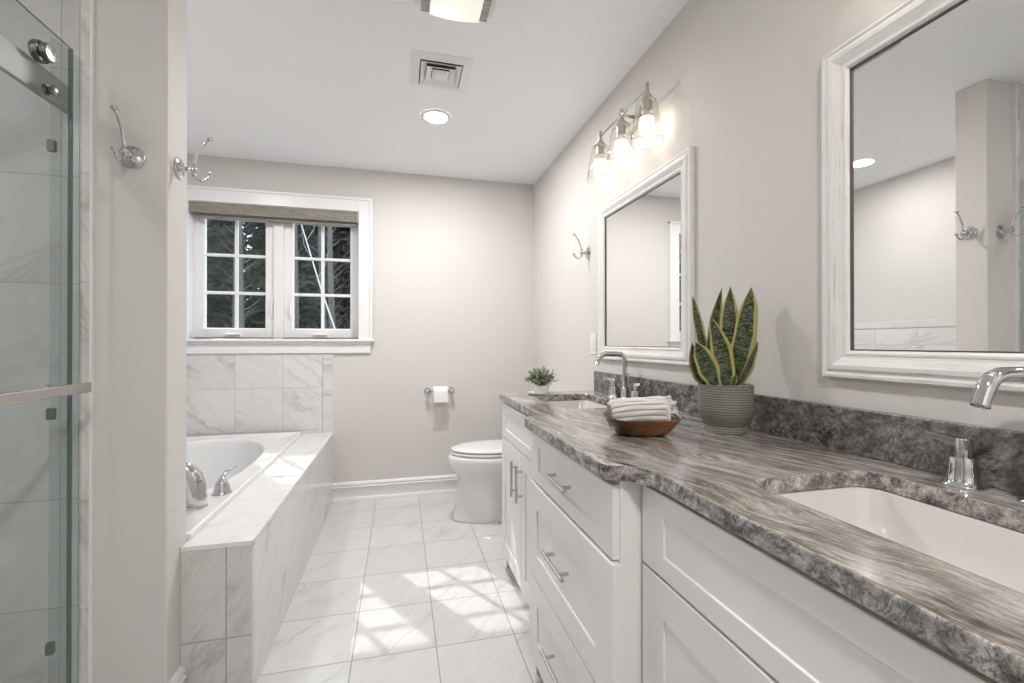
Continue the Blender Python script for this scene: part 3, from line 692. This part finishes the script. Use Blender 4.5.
# ================================================================== VANITY
def shaker(bm, x, y0, y1, z0, z1, stile=.060, rail=None, thick=.020, rec=.0045, bev=.0016):
    """door or drawer front whose face looks to -x at plane x"""
    rail = stile if rail is None else rail
    def rect(xx, i, j): return [(xx, y0+i, z0+j), (xx, y1-i, z0+j), (xx, y1-i, z1-j), (xx, y0+i, z1-j)]
    loft(bm, [rect(x+thick, 0, 0), rect(x+bev, 0, 0), rect(x, bev, bev), rect(x, stile-.001, rail-.001), rect(x+.001, stile, rail), rect(x+rec-.001, stile, rail), rect(x+rec, stile+.001, rail+.001)], True, True)
    bmesh.ops.recalc_face_normals(bm, faces=bm.faces[:]); return bm
def bar_pull(parent, x, p, L, vert):
    bm = B(); y, z = p
    d = (0, 0, L/2) if vert else (0, L/2, 0)
    xb = x-.028
    tube(bm, [(xb, y-d[1], z-d[2]), (xb, y+d[1], z+d[2])], .0058, 16)
    for s in (-1, 1):
        k = .66*s; tube(bm, [(x+.001, y+d[1]*k, z+d[2]*k), (xb, y+d[1]*k, z+d[2]*k)], .0048, 12)
    return obj('handle', bm, 'nickel', parent, auto=40)
XF = .5115
XRc = XR - .0015
c1 = thing('sink_cabinet', 'white shaker sink cabinet with two doors at the far end of the vanity', 'cabinet', (.78, 1.88, 0))
def carcass(par, xf, y0, y1, sides=True):
    bm = B(); th = .018
    box(bm, xf+.021, XRc, y0, y0+th, 0.002, .862); box(bm, xf+.021, XRc, y1-th, y1, .002, .862)
    box(bm, xf+.021, XRc, y0+th, y1-th, .08, .098); box(bm, xf+.075, xf+.09, y0+th, y1-th, .002, .08); box(bm, XR-.012, XRc, y0+th, y1-th, .098, .862)
    box(bm, xf+.021, xf+.039, y0+th, y1-th, .665, .69); box(bm, xf+.021, xf+.039, y0+th, y1-th, .845, .862); box(bm, xf+.021, xf+.039, y0+th, y0+th+.02, .098, .845); box(bm, xf+.021, xf+.039, y1-th-.02, y1-th, .098, .845)
    return obj('carcass', bm, 'cab', par)
carcass(c1, XF, 1.512, 2.252)
obj('drawer_front', shaker(B(), XF, 1.520, 2.249, .680, .850, .075, .045), 'cab', c1)
d = obj('door', shaker(B(), XF, 1.887, 2.249, .082, .675, .072), 'cab', c1); bar_pull(d, XF, (1.938, .548), .158, True)
d = obj('door', shaker(B(), XF, 1.520, 1.883, .082, .675, .072), 'cab', c1); bar_pull(d, XF, (1.855, .548), .158, True)
c2 = thing('drawer_cabinet', 'white shaker cabinet of three drawers standing forward between the sink cabinets', 'cabinet', (.75, 1.2, 0))
XB = .440
bm = B(); box(bm, XB+.023, XRc, .893, .911, .0, .862); box(bm, XB+.023, XRc, 1.492, 1.510, .0, .862); box(bm, XB+.023, XB+.04, .911, 1.492, .845, .862); box(bm, XB+.023, XB+.04, .911, 1.492, .665, .69); box(bm, XB+.023, XB+.04, .911, 1.492, .352, .372); box(bm, XB+.023, XB+.04, .911, 1.492, .08, .098); box(bm, XB+.08, XB+.095, .911, 1.492, .002, .08)
obj('carcass', bm, 'cab', c2)
for (z0, z1, xx, zz) in ((.685, .846, XB+.006, .765), (.368, .679, XB, .532), (.085, .362, XB, .232)):
    ye = .886 if z0 > .6 else .874
    d = obj('drawer', shaker(B(), xx, ye, 1.505, z0, z1, .088, .040 if z0 > .6 else .080, .021), 'cab', c2); bar_pull(d, xx, (1.193, zz), .175, False)
c3 = thing('sink_cabinet', 'white shaker sink cabinet nearest the viewer under the near sink', 'cabinet', (.78, .5, 0))
carcass(c3, XF-.002, .110, .890)
obj('drawer_front', shaker(B(), XF-.002, .114, .872, .684, .850, .080, .043), 'cab', c3)
for y0, y1, hy in ((.495, .872, .53), (.114, .491, .455)):
    d = obj('door', shaker(B(), XF-.002, y0, y1, .082, .678, .080), 'cab', c3); bar_pull(d, XF-.002, (hy, .548), .158, True)
# corner fillet strip between drawer cabinet side and near sink cabinet, two shallow flutes
c2s = obj('filler_strip', (lambda b: (box(b, .462, .535, .880, .893, 0, .862, .002), b)[1])(B()), 'cab', c2)

# ---- countertop: 2D outline with two rounded sink cut-outs
def fillet(pts, spec):
    out = []; n = len(pts)
    for i, p in enumerate(pts):
        r = spec.get(i, 0)
        if r == 0: out.append(p); continue
        a, b, c = Vector(pts[i-1]), Vector(p), Vector(pts[(i+1) % n]); u = (a-b).normalized(); v = (c-b).normalized()
        for k in range(9):
            s = k/8; q = (b+u*r)*(1-s)**2 + b*2*s*(1-s) + (b+v*r)*s*s; out.append(tuple(q))
    return out
XC = .4985
raw = [(XR, 2.268), (XC, 2.268), (XC, 1.575), (.470, 1.535), (.4205, 1.515), (.4205, .872), (.478, .856), (XC, .815), (XC, .10), (XR, .10)]
out_c = fillet(raw, {1: .008, 2: .018, 3: .02, 4: .022, 5: .030, 6: .026, 7: .035})
hole_a = rrect(.632, .930, 1.655, 2.135, .045); hole_b = rrect(.632, .930, .265, .715, .045)
def counter_mesh():
    cu = bpy.data.curves.new('tmp', 'CURVE'); cu.dimensions = '2D'; cu.fill_mode = 'BOTH'; cu.extrude = .0125; cu.bevel_depth = .004; cu.bevel_resolution = 2; cu.offset = -.004
    for lp in (out_c, hole_a, hole_b):
        s = cu.splines.new('POLY'); s.points.add(len(lp)-1); s.use_cyclic_u = True
        for q, p in zip(s.points, lp): q.co = (p[0], p[1], 0, 1)
    o = bpy.data.objects.new('tmp', cu); COL.objects.link(o)
    bpy.context.view_layer.update()
    me = bpy.data.meshes.new_from_object(o.evaluated_get(bpy.context.evaluated_depsgraph_get())); bpy.data.objects.remove(o)
    return me
me = counter_mesh(); me.name = 'countertop'
me.materials.clear(); me.materials.append(M['granite']); me.materials.append(M['granite_edge'])
for v in me.vertices: v.co.z += ZK - .0165
for p in me.polygons: p.material_index = 0 if p.normal.z > .8 else 1
for p in me.polygons: p.use_smooth = False
ct = bpy.data.objects.new('countertop', me); COL.objects.link(ct)
tag(ct, 'polished brown and grey streaked granite countertop running over the vanity', 'countertop')
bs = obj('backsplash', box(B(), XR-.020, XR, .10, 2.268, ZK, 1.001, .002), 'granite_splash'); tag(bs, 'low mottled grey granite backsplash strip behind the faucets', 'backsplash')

def sink(y0, y1, label):
    s = thing('undermount_sink', label, 'sink', (.78, (y0+y1)/2, .74)); x0, x1 = .632, .930
    bm = B(); rg = []
    zt = ZK - .0335
    for g, z, r in ((.030, zt-.010, .06), (.030, zt, .06), (-.001, zt, .045), (-.004, zt-.010, .048), (-.012, zt-.05, .052), (-.022, zt-.085, .058), (-.040, zt-.108, .06), (-.070, zt-.122, .055), (-.11, zt-.128, .03)):
        rg.append([(x, y, z) for x, y in rrect(x0-g, x1+g, y0-g, y1+g, r)])
    for g, z, r in ((-.11, zt-.138, .03), (-.03, zt-.118, .06), (-.006, zt-.06, .055)): rg.append([(x, y, z) for x, y in rrect(x0-g, x1+g, y0-g, y1+g, r)])
    loft(bm, rg[:9], False, True)
    vs = loft(bm, [rg[0], rg[11], rg[10], rg[9]], False, True)
    bmesh.ops.remove_doubles(bm, verts=bm.verts[:], dist=1e-5); bmesh.ops.recalc_face_normals(bm, faces=bm.faces[:])
    obj('basin', bm, 'basin', s, auto=60)
    obj('drain', lathe(B(), [(.030, 0), (.029, .003), (.022, .003), (.020, .001), (.018, .004), (0, .006)], (.785, (y0+y1)/2, zt-.128), 'z', 32), 'chrome', s, True)
sink(1.655, 2.135, 'white undermount basin at the far end of the counter beyond the towel bowl')
sink(.265, .715, 'large white undermount basin in the foreground at the right')

def faucet(yc, label, px=1.0):
    f = thing('widespread_faucet', label, 'faucet', (px, yc, ZK)); z = ZK
    bm = B()
    lathe(bm, [(.027, .0), (.027, .003), (.021, .007), (.0175, .012), (.0165, .055), (.0155, .058), (0, .058)], (px, yc, z), 'z', 32)
    top = z + .211; r = .032
    path = [(px, yc, z+.05), (px, yc, z+.10), (px, yc, top-r)] + [(px-r+r*cos(a), yc, top-r+r*sin(a)) for a in [pi/2*k/6 for k in range(1, 7)]]
    xe = px - .120; r2 = .040
    path += [(xe+r2+.02, yc, top)] + [(xe+r2-.012-r2*sin(a), yc, top-r2+r2*cos(a)) for a in [R(72)*k/6 for k in range(0, 7)]]
    last = Vector(path[-1]); dr = (last-Vector(path[-2])).normalized(); path.append(tuple(last+dr*.022))
    tube(bm, path, .0118, 20)
    obj('spout', bm, 'chrome', f, auto=45)
    for s in (-1, 1):
        y = yc + s*.104
        bm = lathe(B(), [(.0325, 0), (.0325, .002), (.028, .006), (.0245, .012), (.0225, .030), (.0215, .050), (.0205, .052), (.0118, .053), (.0118, .084), (.0108, .086), (0, .086)], (px, y, z), 'z', 32)
        a = (px, y - s*.010, z+.075); b2 = (px-.006, y + s*.052, z+.086)
        v0, v1 = Vector(a), Vector(b2)
        for q, p in enumerate((v0,)): pass
        loft(bm, [[(v0.x+dx*.0095, v0.y, v0.z+dz*.0085) for dx, dz in ((-1, -1), (1, -1), (1, 1), (-1, 1))], [(v1.x+dx*.0080, v1.y, v1.z+dz*.0048) for dx, dz in ((-1, -1), (1, -1), (1, 1), (-1, 1))]], True, True)
        bmesh.ops.recalc_face_normals(bm, faces=bm.faces[:])
        obj('lever_handle', bm, 'chrome', f, auto=40)
    bm = B(); tube(bm, [(px+.017, yc, z+.0), (px+.017, yc, z+.115)], .0022, 8); tube(bm, [(px+.017, yc, z+.115), (px+.017, yc, z+.121)], .0042, 12); obj('lift_rod', bm, 'chrome', f, True)
faucet(1.853, 'chrome gooseneck faucet with two levers behind the far basin', .995)
faucet(.489, 'chrome gooseneck faucet with two levers behind the near basin', 1.0)

# ================================================================== THINGS ON THE COUNTER
# --- snake plant
PX, PY = .930, 1.125
pt = thing('snake_plant', 'snake plant with yellow edged leaves in a ribbed sage green pot on the counter', 'potted plant', (PX, PY, ZK))
bm = B()
prof = [(0, .0), (.058, .0), (.0615, .002), (.0615, .016), (.0600, .019), (.064, .026), (.0715, .036), (.0775, .050), (.0805, .066)]
zz = .066
while zz < .134: prof.append((.0808 + .0006*(round((zz-.066)/.0034) % 2), zz)); zz += .0034
prof += [(.0812, .1365), (.0805, .1395), (.0775, .1395), (.0760, .136), (.0755, .118), (0, .118)]
lathe(bm, [(r*.925, h) for r, h in prof], (0, 0, 0), 'z', 64)
po = obj('plant_pot', bm, 'pot', None, auto=50); po.location = (0, 0, 0); po.parent = pt
so = obj('soil', lathe(B(), [(.0700, .1185), (.0690, .128), (.04, .131), (0, .130)], (0, 0, 0), 'z', 32), 'soil'); so.parent = pt
bm = B()
for k in range(34):
    a = random.uniform(0, 2*pi); r = random.uniform(.03, .062); m = Matrix.Translation((r*cos(a), r*sin(a), .133)) @ Matrix.Rotation(random.random()*3, 4, 'Z') @ Matrix.Diagonal((random.uniform(.004, .008), random.uniform(.003, .006), random.uniform(.003, .005), 1))
    bmesh.ops.create_icosphere(bm, subdivisions=1, radius=1, matrix=m)
pb = obj('pebbles', bm, 'pebble', None, True); pb.parent = pt; pb['kind'] = 'stuff'
rv = Vector((.970, -.2433, 0)); fv = Vector((.2433, .970, 0))
def leaf(b0, m0, t0, wmax, wpos=.5, twist=0.0, wbase=.55, yaw=0.0):
    N, K = 22, 8
    c = (m0*2 - b0*.5 - t0*.5)
    bm = B(); uvl = bm.loops.layers.uv.new('UVMap'); rows = []; uvs = {}
    for i in range(N+1):
        s = i/N; p = b0*(1-s)**2 + c*2*s*(1-s) + t0*s*s; d = ((c-b0)*(1-s) + (t0-c)*s).normalized()
        ang = yaw + twist*s; side = (rv*cos(ang) + fv*sin(ang)); side = (side - d*side.dot(d)).normalized(); nrm = side.cross(d)
        if s < wpos: wd = wbase + (1-wbase)*sin(pi/2*s/wpos)
        else: wd = max(0.0, cos(pi/2*((s-wpos)/(1-wpos))**1.25))**.85
        wd = max(wd, .02)*wmax/2*(1+.05*sin(s*15+t0.x*90))
        for sgn, lay in ((0, 0), (1, 1)):
            row = []
            for k in range(K+1):
                u = k/K; xx = (u*2-1)
                cup = -.30*wd*(1-xx*xx) + .05*wd*sin(s*19+xx*3)
                th = .0013*(1-abs(xx)**3)+.0002
                v = bm.verts.new(p + side*xx*wd - nrm*cup*-1 + nrm*(th if lay else -th)); uvs[v] = (u, s); row.append(v)
            rows.append(row)
    fr, bk = rows[1::2], rows[0::2]
    for L, fl_ in ((fr, 0), (bk, 1)):
        for a, b in zip(L, L[1:]):
            for k in range(K):
                q = (a[k], a[k+1], b[k+1], b[k]); bm.faces.new(q[::-1] if fl_ else q)
    for i in range(N):
        bm.faces.new((fr[i][0], fr[i+1][0], bk[i+1][0], bk[i][0])); bm.faces.new((fr[i][K], bk[i][K], bk[i+1][K], fr[i+1][K]))
    for k in range(K):
        bm.faces.new((fr[N][k], fr[N][k+1], bk[N][k+1], bk[N][k]))
    for f in bm.faces:
        for l in f.loops: l[uvl].uv = uvs[l.vert]
    bmesh.ops.recalc_face_normals(bm, faces=bm.faces[:])
    o = obj('leaf', bm, 'leaf', None, True); o.parent = pt; return o
def L_(bx, by, mx_, my, tx, ty, w_, depth=0, mdep=0, tdep=0, **k):   # points of the leaf measured across the pot
    def f(u, v, dep):
        q = (1.317+dep)/446.9; return rv*((u-512)*q) + fv*(1.317+dep) - Vector((PX, PY, 0)) + Vector((0, 0, .2603-(v-341.5)*q))
    leaf(f(bx, by, depth), f(mx_, my, mdep), f(tx, ty, tdep), w_*.00285, **k)
L_(727, 383, 729, 335, 730.5, 285, 21, depth=.012, mdep=.016, tdep=.02, wpos=.42, wbase=.6, yaw=-.2)
L_(731, 383, 743, 345, 751.5, 286, 27, depth=.0, mdep=-.004, tdep=.004, wpos=.60, wbase=.5, yaw=.15)
L_(713, 383, 712, 345, 722, 286.5, 17, depth=.03, mdep=.035, tdep=.04, wpos=.55, wbase=.55, yaw=.35)
L_(727, 385, 722, 352, 710.5, 316, 20, depth=-.028, mdep=-.036, tdep=-.045, wpos=.40, wbase=.55, yaw=-.25)
L_(716, 385, 707, 364, 695.5, 341, 22, depth=-.03, mdep=-.045, tdep=-.055, wpos=.46, wbase=.45, yaw=.1)
L_(708, 384, 698, 368, 692, 341, 15, depth=.0, mdep=-.005, tdep=-.01, wpos=.4, wbase=.4, yaw=-.5)
L_(709, 384, 701, 335, 692.5, 295, 11, depth=.02, mdep=.02, tdep=.02, wpos=.7, wbase=.6, twist=1.0, yaw=-.4)
L_(736, 384, 747, 370, 758, 340, 16, depth=-.010, mdep=-.015, tdep=-.02, wpos=.5, wbase=.35, yaw=.5)
L_(733, 385, 734, 379, 736, 373, 6, depth=-.035, mdep=-.038, tdep=-.04, wpos=.4, wbase=.6)

# --- dough bowl
BX, BY = .668, 1.152
bw = thing('wooden_bowl', 'shallow oblong acacia wood bowl holding a rolled towel', 'bowl', (BX, BY, ZK))
bm = B(); ba = R(-14.0)
def bowl_ring(hw, hd, r, z, lift=0.0, n=8):
    out = []
    for x, y in rrect(-hw*.90, hw*.90, -hd*.90, hd*.90, r*.9, n):
        zz = z + lift*(abs(x)/hw)**3*.6 + lift*(abs(y)/hd)**3*.4*(abs(x)/hw)
        out.append((x*cos(ba)-y*sin(ba), x*sin(ba)+y*cos(ba), zz))
    return out
loft(bm, [bowl_ring(.060, .042, .030, .0), bowl_ring(.069, .050, .034, .002), bowl_ring(.085, .064, .040, .012), bowl_ring(.105, .080, .046, .034, .010), bowl_ring(.113, .087, .048, .043, .014), bowl_ring(.114, .088, .048, .0455, .015),
          bowl_ring(.1105, .084, .046, .0465, .015), bowl_ring(.106, .080, .044, .043, .014), bowl_ring(.095, .070, .040, .028, .006), bowl_ring(.078, .056, .036, .014), bowl_ring(.05, .035, .024, .010)], True, True)
bmesh.ops.recalc_face_normals(bm, faces=bm.faces[:])
bo = obj('wooden_bowl_body', bm, 'wood', None, auto=55); bo.parent = bw; bo.name = 'bowl_body'
# --- towel roll
tw = thing('rolled_towel', 'rolled cream towel with grey ribs and fringed end in the wooden bowl', 'towel', (BX, BY, ZK+.056))
bm = B(); uvl = bm.loops.layers.uv.new('UVMap'); N, K = 44, 140; rows = []
def _sec(a): q = 2/2.9; return (.052*math.copysign(abs(cos(a))**q, cos(a)), .039*math.copysign(abs(sin(a))**q, sin(a)))
_A = [2*pi*k/4000 for k in range(4001)]; _S = [0.0]
for a0, a1 in zip(_A, _A[1:]): _S.append(_S[-1] + math.dist(_sec(a0), _sec(a1)))
_ANG = []; _j = 0
for k in range(K):
    while _S[_j] < _S[-1]*k/K: _j += 1
    _ANG.append(_A[_j])
for i in range(N+1):
    s = i/N; x = -.088 + .152*s
    e = 1.0
    if s < .07: e = .80 + .20*math.sqrt(max(0, 1-((.07-s)/.07)**2))
    row = []
    for k in range(K):
        a = _ANG[k]; ca, sa = cos(a), sin(a)
        hy, hz = .052*e, (.0370 + .004*s + .0015*sin(s*7))*e
        q = 2/2.9
        yy = hy*math.copysign(abs(ca)**q, ca); z_ = hz*math.copysign(abs(sa)**q, sa)
        rib = .0026*abs(sin((k/K*20)*pi)) + .0012*sin(s*9+k*.5)
        n_ = Vector((0, ca, sa)); row.append(bm.verts.new(Vector((x, yy, z_)) + n_*rib + Vector((0, 0, .006*sin(s*2.6)))))
    rows.append(row)
for i in range(N):
    for k in range(K):
        f = bm.faces.new((rows[i][k], rows[i][(k+1) % K], rows[i+1][(k+1) % K], rows[i+1][k])); f.smooth = True
        for l, (a, b) in zip(f.loops, ((i, k), (i, k+1), (i+1, k+1), (i+1, k))): l[uvl].uv = (a/N, b/K)
bm.faces.new(rows[0][::-1]); bm.faces.new(rows[-1])
def fin(o, par, tilt=True):
    o.parent = par; o.rotation_euler = (0, R(-2.5), ba+R(-2)); return o
t1 = fin(obj('towel_body', bm, 'towel', None), tw)
# spiral folds and fringe at the right end
bm = B()
for lay in range(4):
    pts = []; f_ = 1-.23*lay
    for k in range(41):
        a = 2*pi*k/40; q = 2/2.5
        pts.append((.063 + .005*lay, .050*f_*math.copysign(abs(cos(a))**q, cos(a)), .0365*f_*math.copysign(abs(sin(a))**q, sin(a)) + .005 + .0012*sin(a*5+lay)))
    tube(bm, pts, .0075, 8, True)
t2 = fin(obj('folded_edge', bm, 'fringe', None, True), tw)
bm = B()
for k in range(300):
    a = random.uniform(0, 2*pi); f_ = random.uniform(.1, 1.03)
    y = .050*f_*cos(a); z = .0370*f_*sin(a)+.006; L = random.uniform(.012, .030); dy, dz = random.uniform(-.5, .5), random.uniform(-.9, .35)
    p = [(.064, y, z), (.068+L*.5, y+L*dy*.3, z+L*dz*.2+.002), (.068+L*.9, y+L*dy*.7, max(-.030, z+L*dz))]
    tube(bm, p, [.0028, .0026, .0030], 5)
t3 = fin(obj('fringe', bm, 'fringe', None, True), tw); t3['kind'] = 'stuff'

# --- small plant on a dish
QX, QY = .700, 2.180
dish = tag(obj('dish', lathe(B(), [(0, .0), (.040, .0), (.056, .004), (.062, .009), (.060, .0105), (.054, .007), (.040, .005), (0, .005)], (QX-.01, QY-.004, ZK), 'z', 40), 'ceramic', None, True), 'white round dish under the small plant at the far end of the counter', 'dish')
sp_ = thing('small_plant', 'small bushy dusty green plant in a white pot at the far end of the counter', 'potted plant', (QX, QY, ZK+.0055))
pp = obj('plant_pot', lathe(B(), [(0, 0), (.034, 0), (.038, .003), (.039, .020), (.0385, .030), (.036, .040), (.033, .040), (.034, .030), (.034, .006), (0, .006)], (0, 0, 0), 'z', 40), 'ceramic', None, True); pp.parent = sp_
bm = B()
lathe(bm, [(.0335, .034), (.02, .037), (0, .038)], (0, 0, 0), 'z', 20)
def leaflet(bm, p, d, L, w_):
    d = d.normalized(); s = d.cross(Vector((0, 0, 1)))
    if s.length < .1: s = Vector((1, 0, 0))
    s.normalize(); n = s.cross(d)
    pts = [p, p+d*L*.35+s*w_+n*.001, p+d*L*.75+s*w_*.8, p+d*L-n*.002, p+d*L*.75-s*w_*.8, p+d*L*.35-s*w_+n*.001]
    c = bm.verts.new(p+d*L*.5-n*.0012); c2 = bm.verts.new(p+d*L*.5-n*.0024); v = [bm.verts.new(q) for q in pts]
    for i in range(6): bm.faces.new((c, v[i], v[(i+1) % 6])); bm.faces.new((c2, v[(i+1) % 6], v[i]))
for k in range(70):
    a = random.uniform(0, 2*pi); el = random.uniform(.30, 1.55); d = Vector((cos(a)*cos(el), sin(a)*cos(el), sin(el))); L = random.uniform(.045, .080)*(1.0 + .12*sin(el)); b0 = Vector((cos(a)*.012, sin(a)*.012, .036))
    m0 = b0 + d*L*.5 + Vector((0, 0, .008)); e0 = b0 + d*L
    tube(bm, [b0, m0, e0], [.0012, .0010, .0007], 5)
    for j in range(11):
        s = .2+.8*j/10; p = b0*(1-s)**2 + m0*2*s*(1-s) + e0*s*s; q = Vector((random.gauss(0, 1), random.gauss(0, 1), random.gauss(.2, .8))).normalized()
        leaflet(bm, p, (d*.55+q*.8), random.uniform(.011, .019), random.uniform(.0035, .0055))
fo = obj('foliage', bm, 'bush', None); fo.parent = sp_

# ================================================================== OUTSIDE
gr = struct(obj('ground', (lambda b: (loft(b, [[(-60, YE+.3, -1.2), (40, YE+.3, -1.2)], [(-60, 9, -1.0), (40, 9, -1.0)], [(-60, 16, .2), (40, 16, .2)], [(-60, 60, 1.6), (40, 60, 1.6)]], closed=False), b)[1])(B()), 'ground'))
ev = struct(obj('trim_eave', box(B(), -4, 3, YE+.001, YE+.50, 2.467, 2.60), 'siding'))
def conifer(h, seed, spread=1.6):
    rnd = random.Random(seed); bm = B(); tube(bm, [(0, 0, 0), (0.05, 0, h*.4), (0, .03, h*.8), (0, 0, h)], [.17, .13, .06, .01], 9); bf = B()
    z = .15
    while z < h:
        fz = 1-z/h
        for k in range(7):
            a = rnd.uniform(0, 2*pi); L = spread*(.25+.75*fz)*rnd.uniform(.65, 1.1); d = Vector((cos(a), sin(a), rnd.uniform(-.28, .1)))
            s = Vector((-sin(a), cos(a), 0)); n = int(L/.075)
            for j in range(n):
                t_ = (j+1)/n; p = Vector((0, 0, z)) + d*L*t_ + Vector((0, 0, -.12*t_*t_*L))
                for q in (-1, 1):
                    if rnd.random() < .34: continue
                    ll = (.12+.26*(1-t_))*rnd.uniform(.7, 1.3); e = p + s*q*ll + d*ll*.5 + Vector((0, 0, rnd.uniform(-.14, .04)))
                    w_ = Vector((0, 0, .035)) + d*.030
                    bf.faces.new([bf.verts.new(x) for x in (p-w_, e-w_*.3, e+w_*.3, p+w_)])
        z += .125
    return bm, bf
trs = []
LABT = 'dark evergreen in the woods seen through the window'
for k, (hh, sd2) in enumerate(((7.0, 1), (8.2, 2), (6.6, 3))):
    t = thing('evergreen_tree', LABT, 'tree', (0, 0, 0), 'evergreens in the woods outside')
    b1, b2 = conifer(hh, sd2, 1.25)
    a = obj('trunk', b1, 'bark', None, True); a.parent = t; b = obj('tree_foliage', b2, 'needles', None); b.parent = t
    trs.append(t)
spots = []
rnd = random.Random(11)
for row, (yy, n, x0, x1) in enumerate(((13.5, 5, -6.8, -.2), (16.5, 7, -9.0, .6), (20.5, 8, -11.5, 1.2))):
    for i in range(n):
        spots.append((x0 + (x1-x0)*(i+.5)/n + rnd.uniform(-.35, .35), yy + rnd.uniform(-1.2, 1.2)))
spots += [(-8.6, 12.6), (-10.8, 14.6), (-13.0, 13.0), (-15.4, 15.2), (-18.0, 13.6), (-20.8, 15.8), (-24.0, 14.2), (-16.8, 19.0), (-21.5, 20.5)]
for i, (x, y) in enumerate(spots):
    o = trs[i] if i < 3 else copy_tree(trs[i % 3])
    gz = -1.0 + (y-9)*1.2/7 if y < 16 else .2 + (y-16)*1.4/44
    o.location = (x, y, gz-.05); o.rotation_euler = (0, 0, rnd.uniform(0, 6.28)); s = rnd.uniform(.85, 1.15)*(.94 if y < 15 else 1.0); o.scale = (s, s, s)
# pale bare sapling leaning in front of the evergreens
bm = B(); tube(bm, [(-.72, 9.2, -1.0), (-1.02, 9.2, .6), (-1.21, 9.2, 1.41), (-1.45, 9.2, 2.13), (-1.82, 9.2, 3.42), (-2.0, 9.2, 4.3)], [.022, .018, .016, .014, .010, .004], 8)
for k in range(5):
    z = 2.4+.35*k; x = -1.45-.29*(z-2.13); a = (1, -1)[k % 2]; tube(bm, [(x, 9.2, z), (x+a*.12, 9.2+.1*a, z+.25), (x+a*.2, 9.25, z+.6)], [.005, .003, .001], 5)
tag(obj('bare_sapling', bm, 'birch', None, True), 'thin pale leaning sapling outside the right hand window sash', 'tree')
bare = None
for k, (x, y) in enumerate(((-4.75, 12.0), (-4.1, 12.6), (-3.55, 11.7), (-3.0, 12.9), (-2.5, 12.2), (-1.95, 12.8), (-1.62, 11.8), (-5.4, 12.9), (-.9, 12.5))):
    if bare is None:
        bare = thing('bare_tree', 'bare dark trunked tree in front of the evergreens outside', 'tree', (0, 0, 0), 'bare trees outside')
        bm = B(); tube(bm, [(0, 0, 0), (.03, 0, 2), (-.02, .03, 4), (.03, 0, 7)], [.085, .075, .06, .03], 8); a = obj('trunk', bm, 'bark_grey', None, True); a.parent = bare
        bm = B(); r3 = random.Random(3)
        for q in range(34):
            z = 1.2+q*.16; an = r3.uniform(0, 6.28); L = r3.uniform(.3, .55); tube(bm, [(0, 0, z), (cos(an)*L*.5, sin(an)*L*.5, z+L*.35), (cos(an)*L, sin(an)*L, z+L*.9)], [.016, .010, .003], 5, False)
        a = obj('branches', bm, 'bark_grey', None, True); a.parent = bare; o = bare
    else: o = copy_tree(bare)
    o.location = (x, y, -1.05+(y-9)*1.2/7); o.rotation_euler = (R(random.uniform(-3, 3)), R(random.uniform(-3, 3)), k*1.3)
# undergrowth
bf = B(); rnd = random.Random(5)
for k in range(5200):
    x = rnd.uniform(-8, 1.5); y = rnd.uniform(10.0, 12.2); g = -1.0 + (y-9)*1.2/7; z = g + rnd.random()**1.3*(.9+.35*sin(x*2.1)+.25*sin(x*5+1))
    d = Vector((rnd.gauss(0, 1), rnd.gauss(0, 1), rnd.gauss(0, 1))).normalized()*.10; s = Vector((rnd.gauss(0, 1), rnd.gauss(0, 1), rnd.gauss(0, 1))).normalized()*.045; p = Vector((x, y, z))
    bf.faces.new([bf.verts.new(q) for q in (p, p+d*.5+s, p+d, p+d*.5-s)])
ug = obj('undergrowth', bf, 'needles_low'if 'needles_low' in M else 'needles'); ug['kind'] = 'stuff'; tag(ug, 'low dark brush along the foot of the woods outside the window', 'undergrowth')
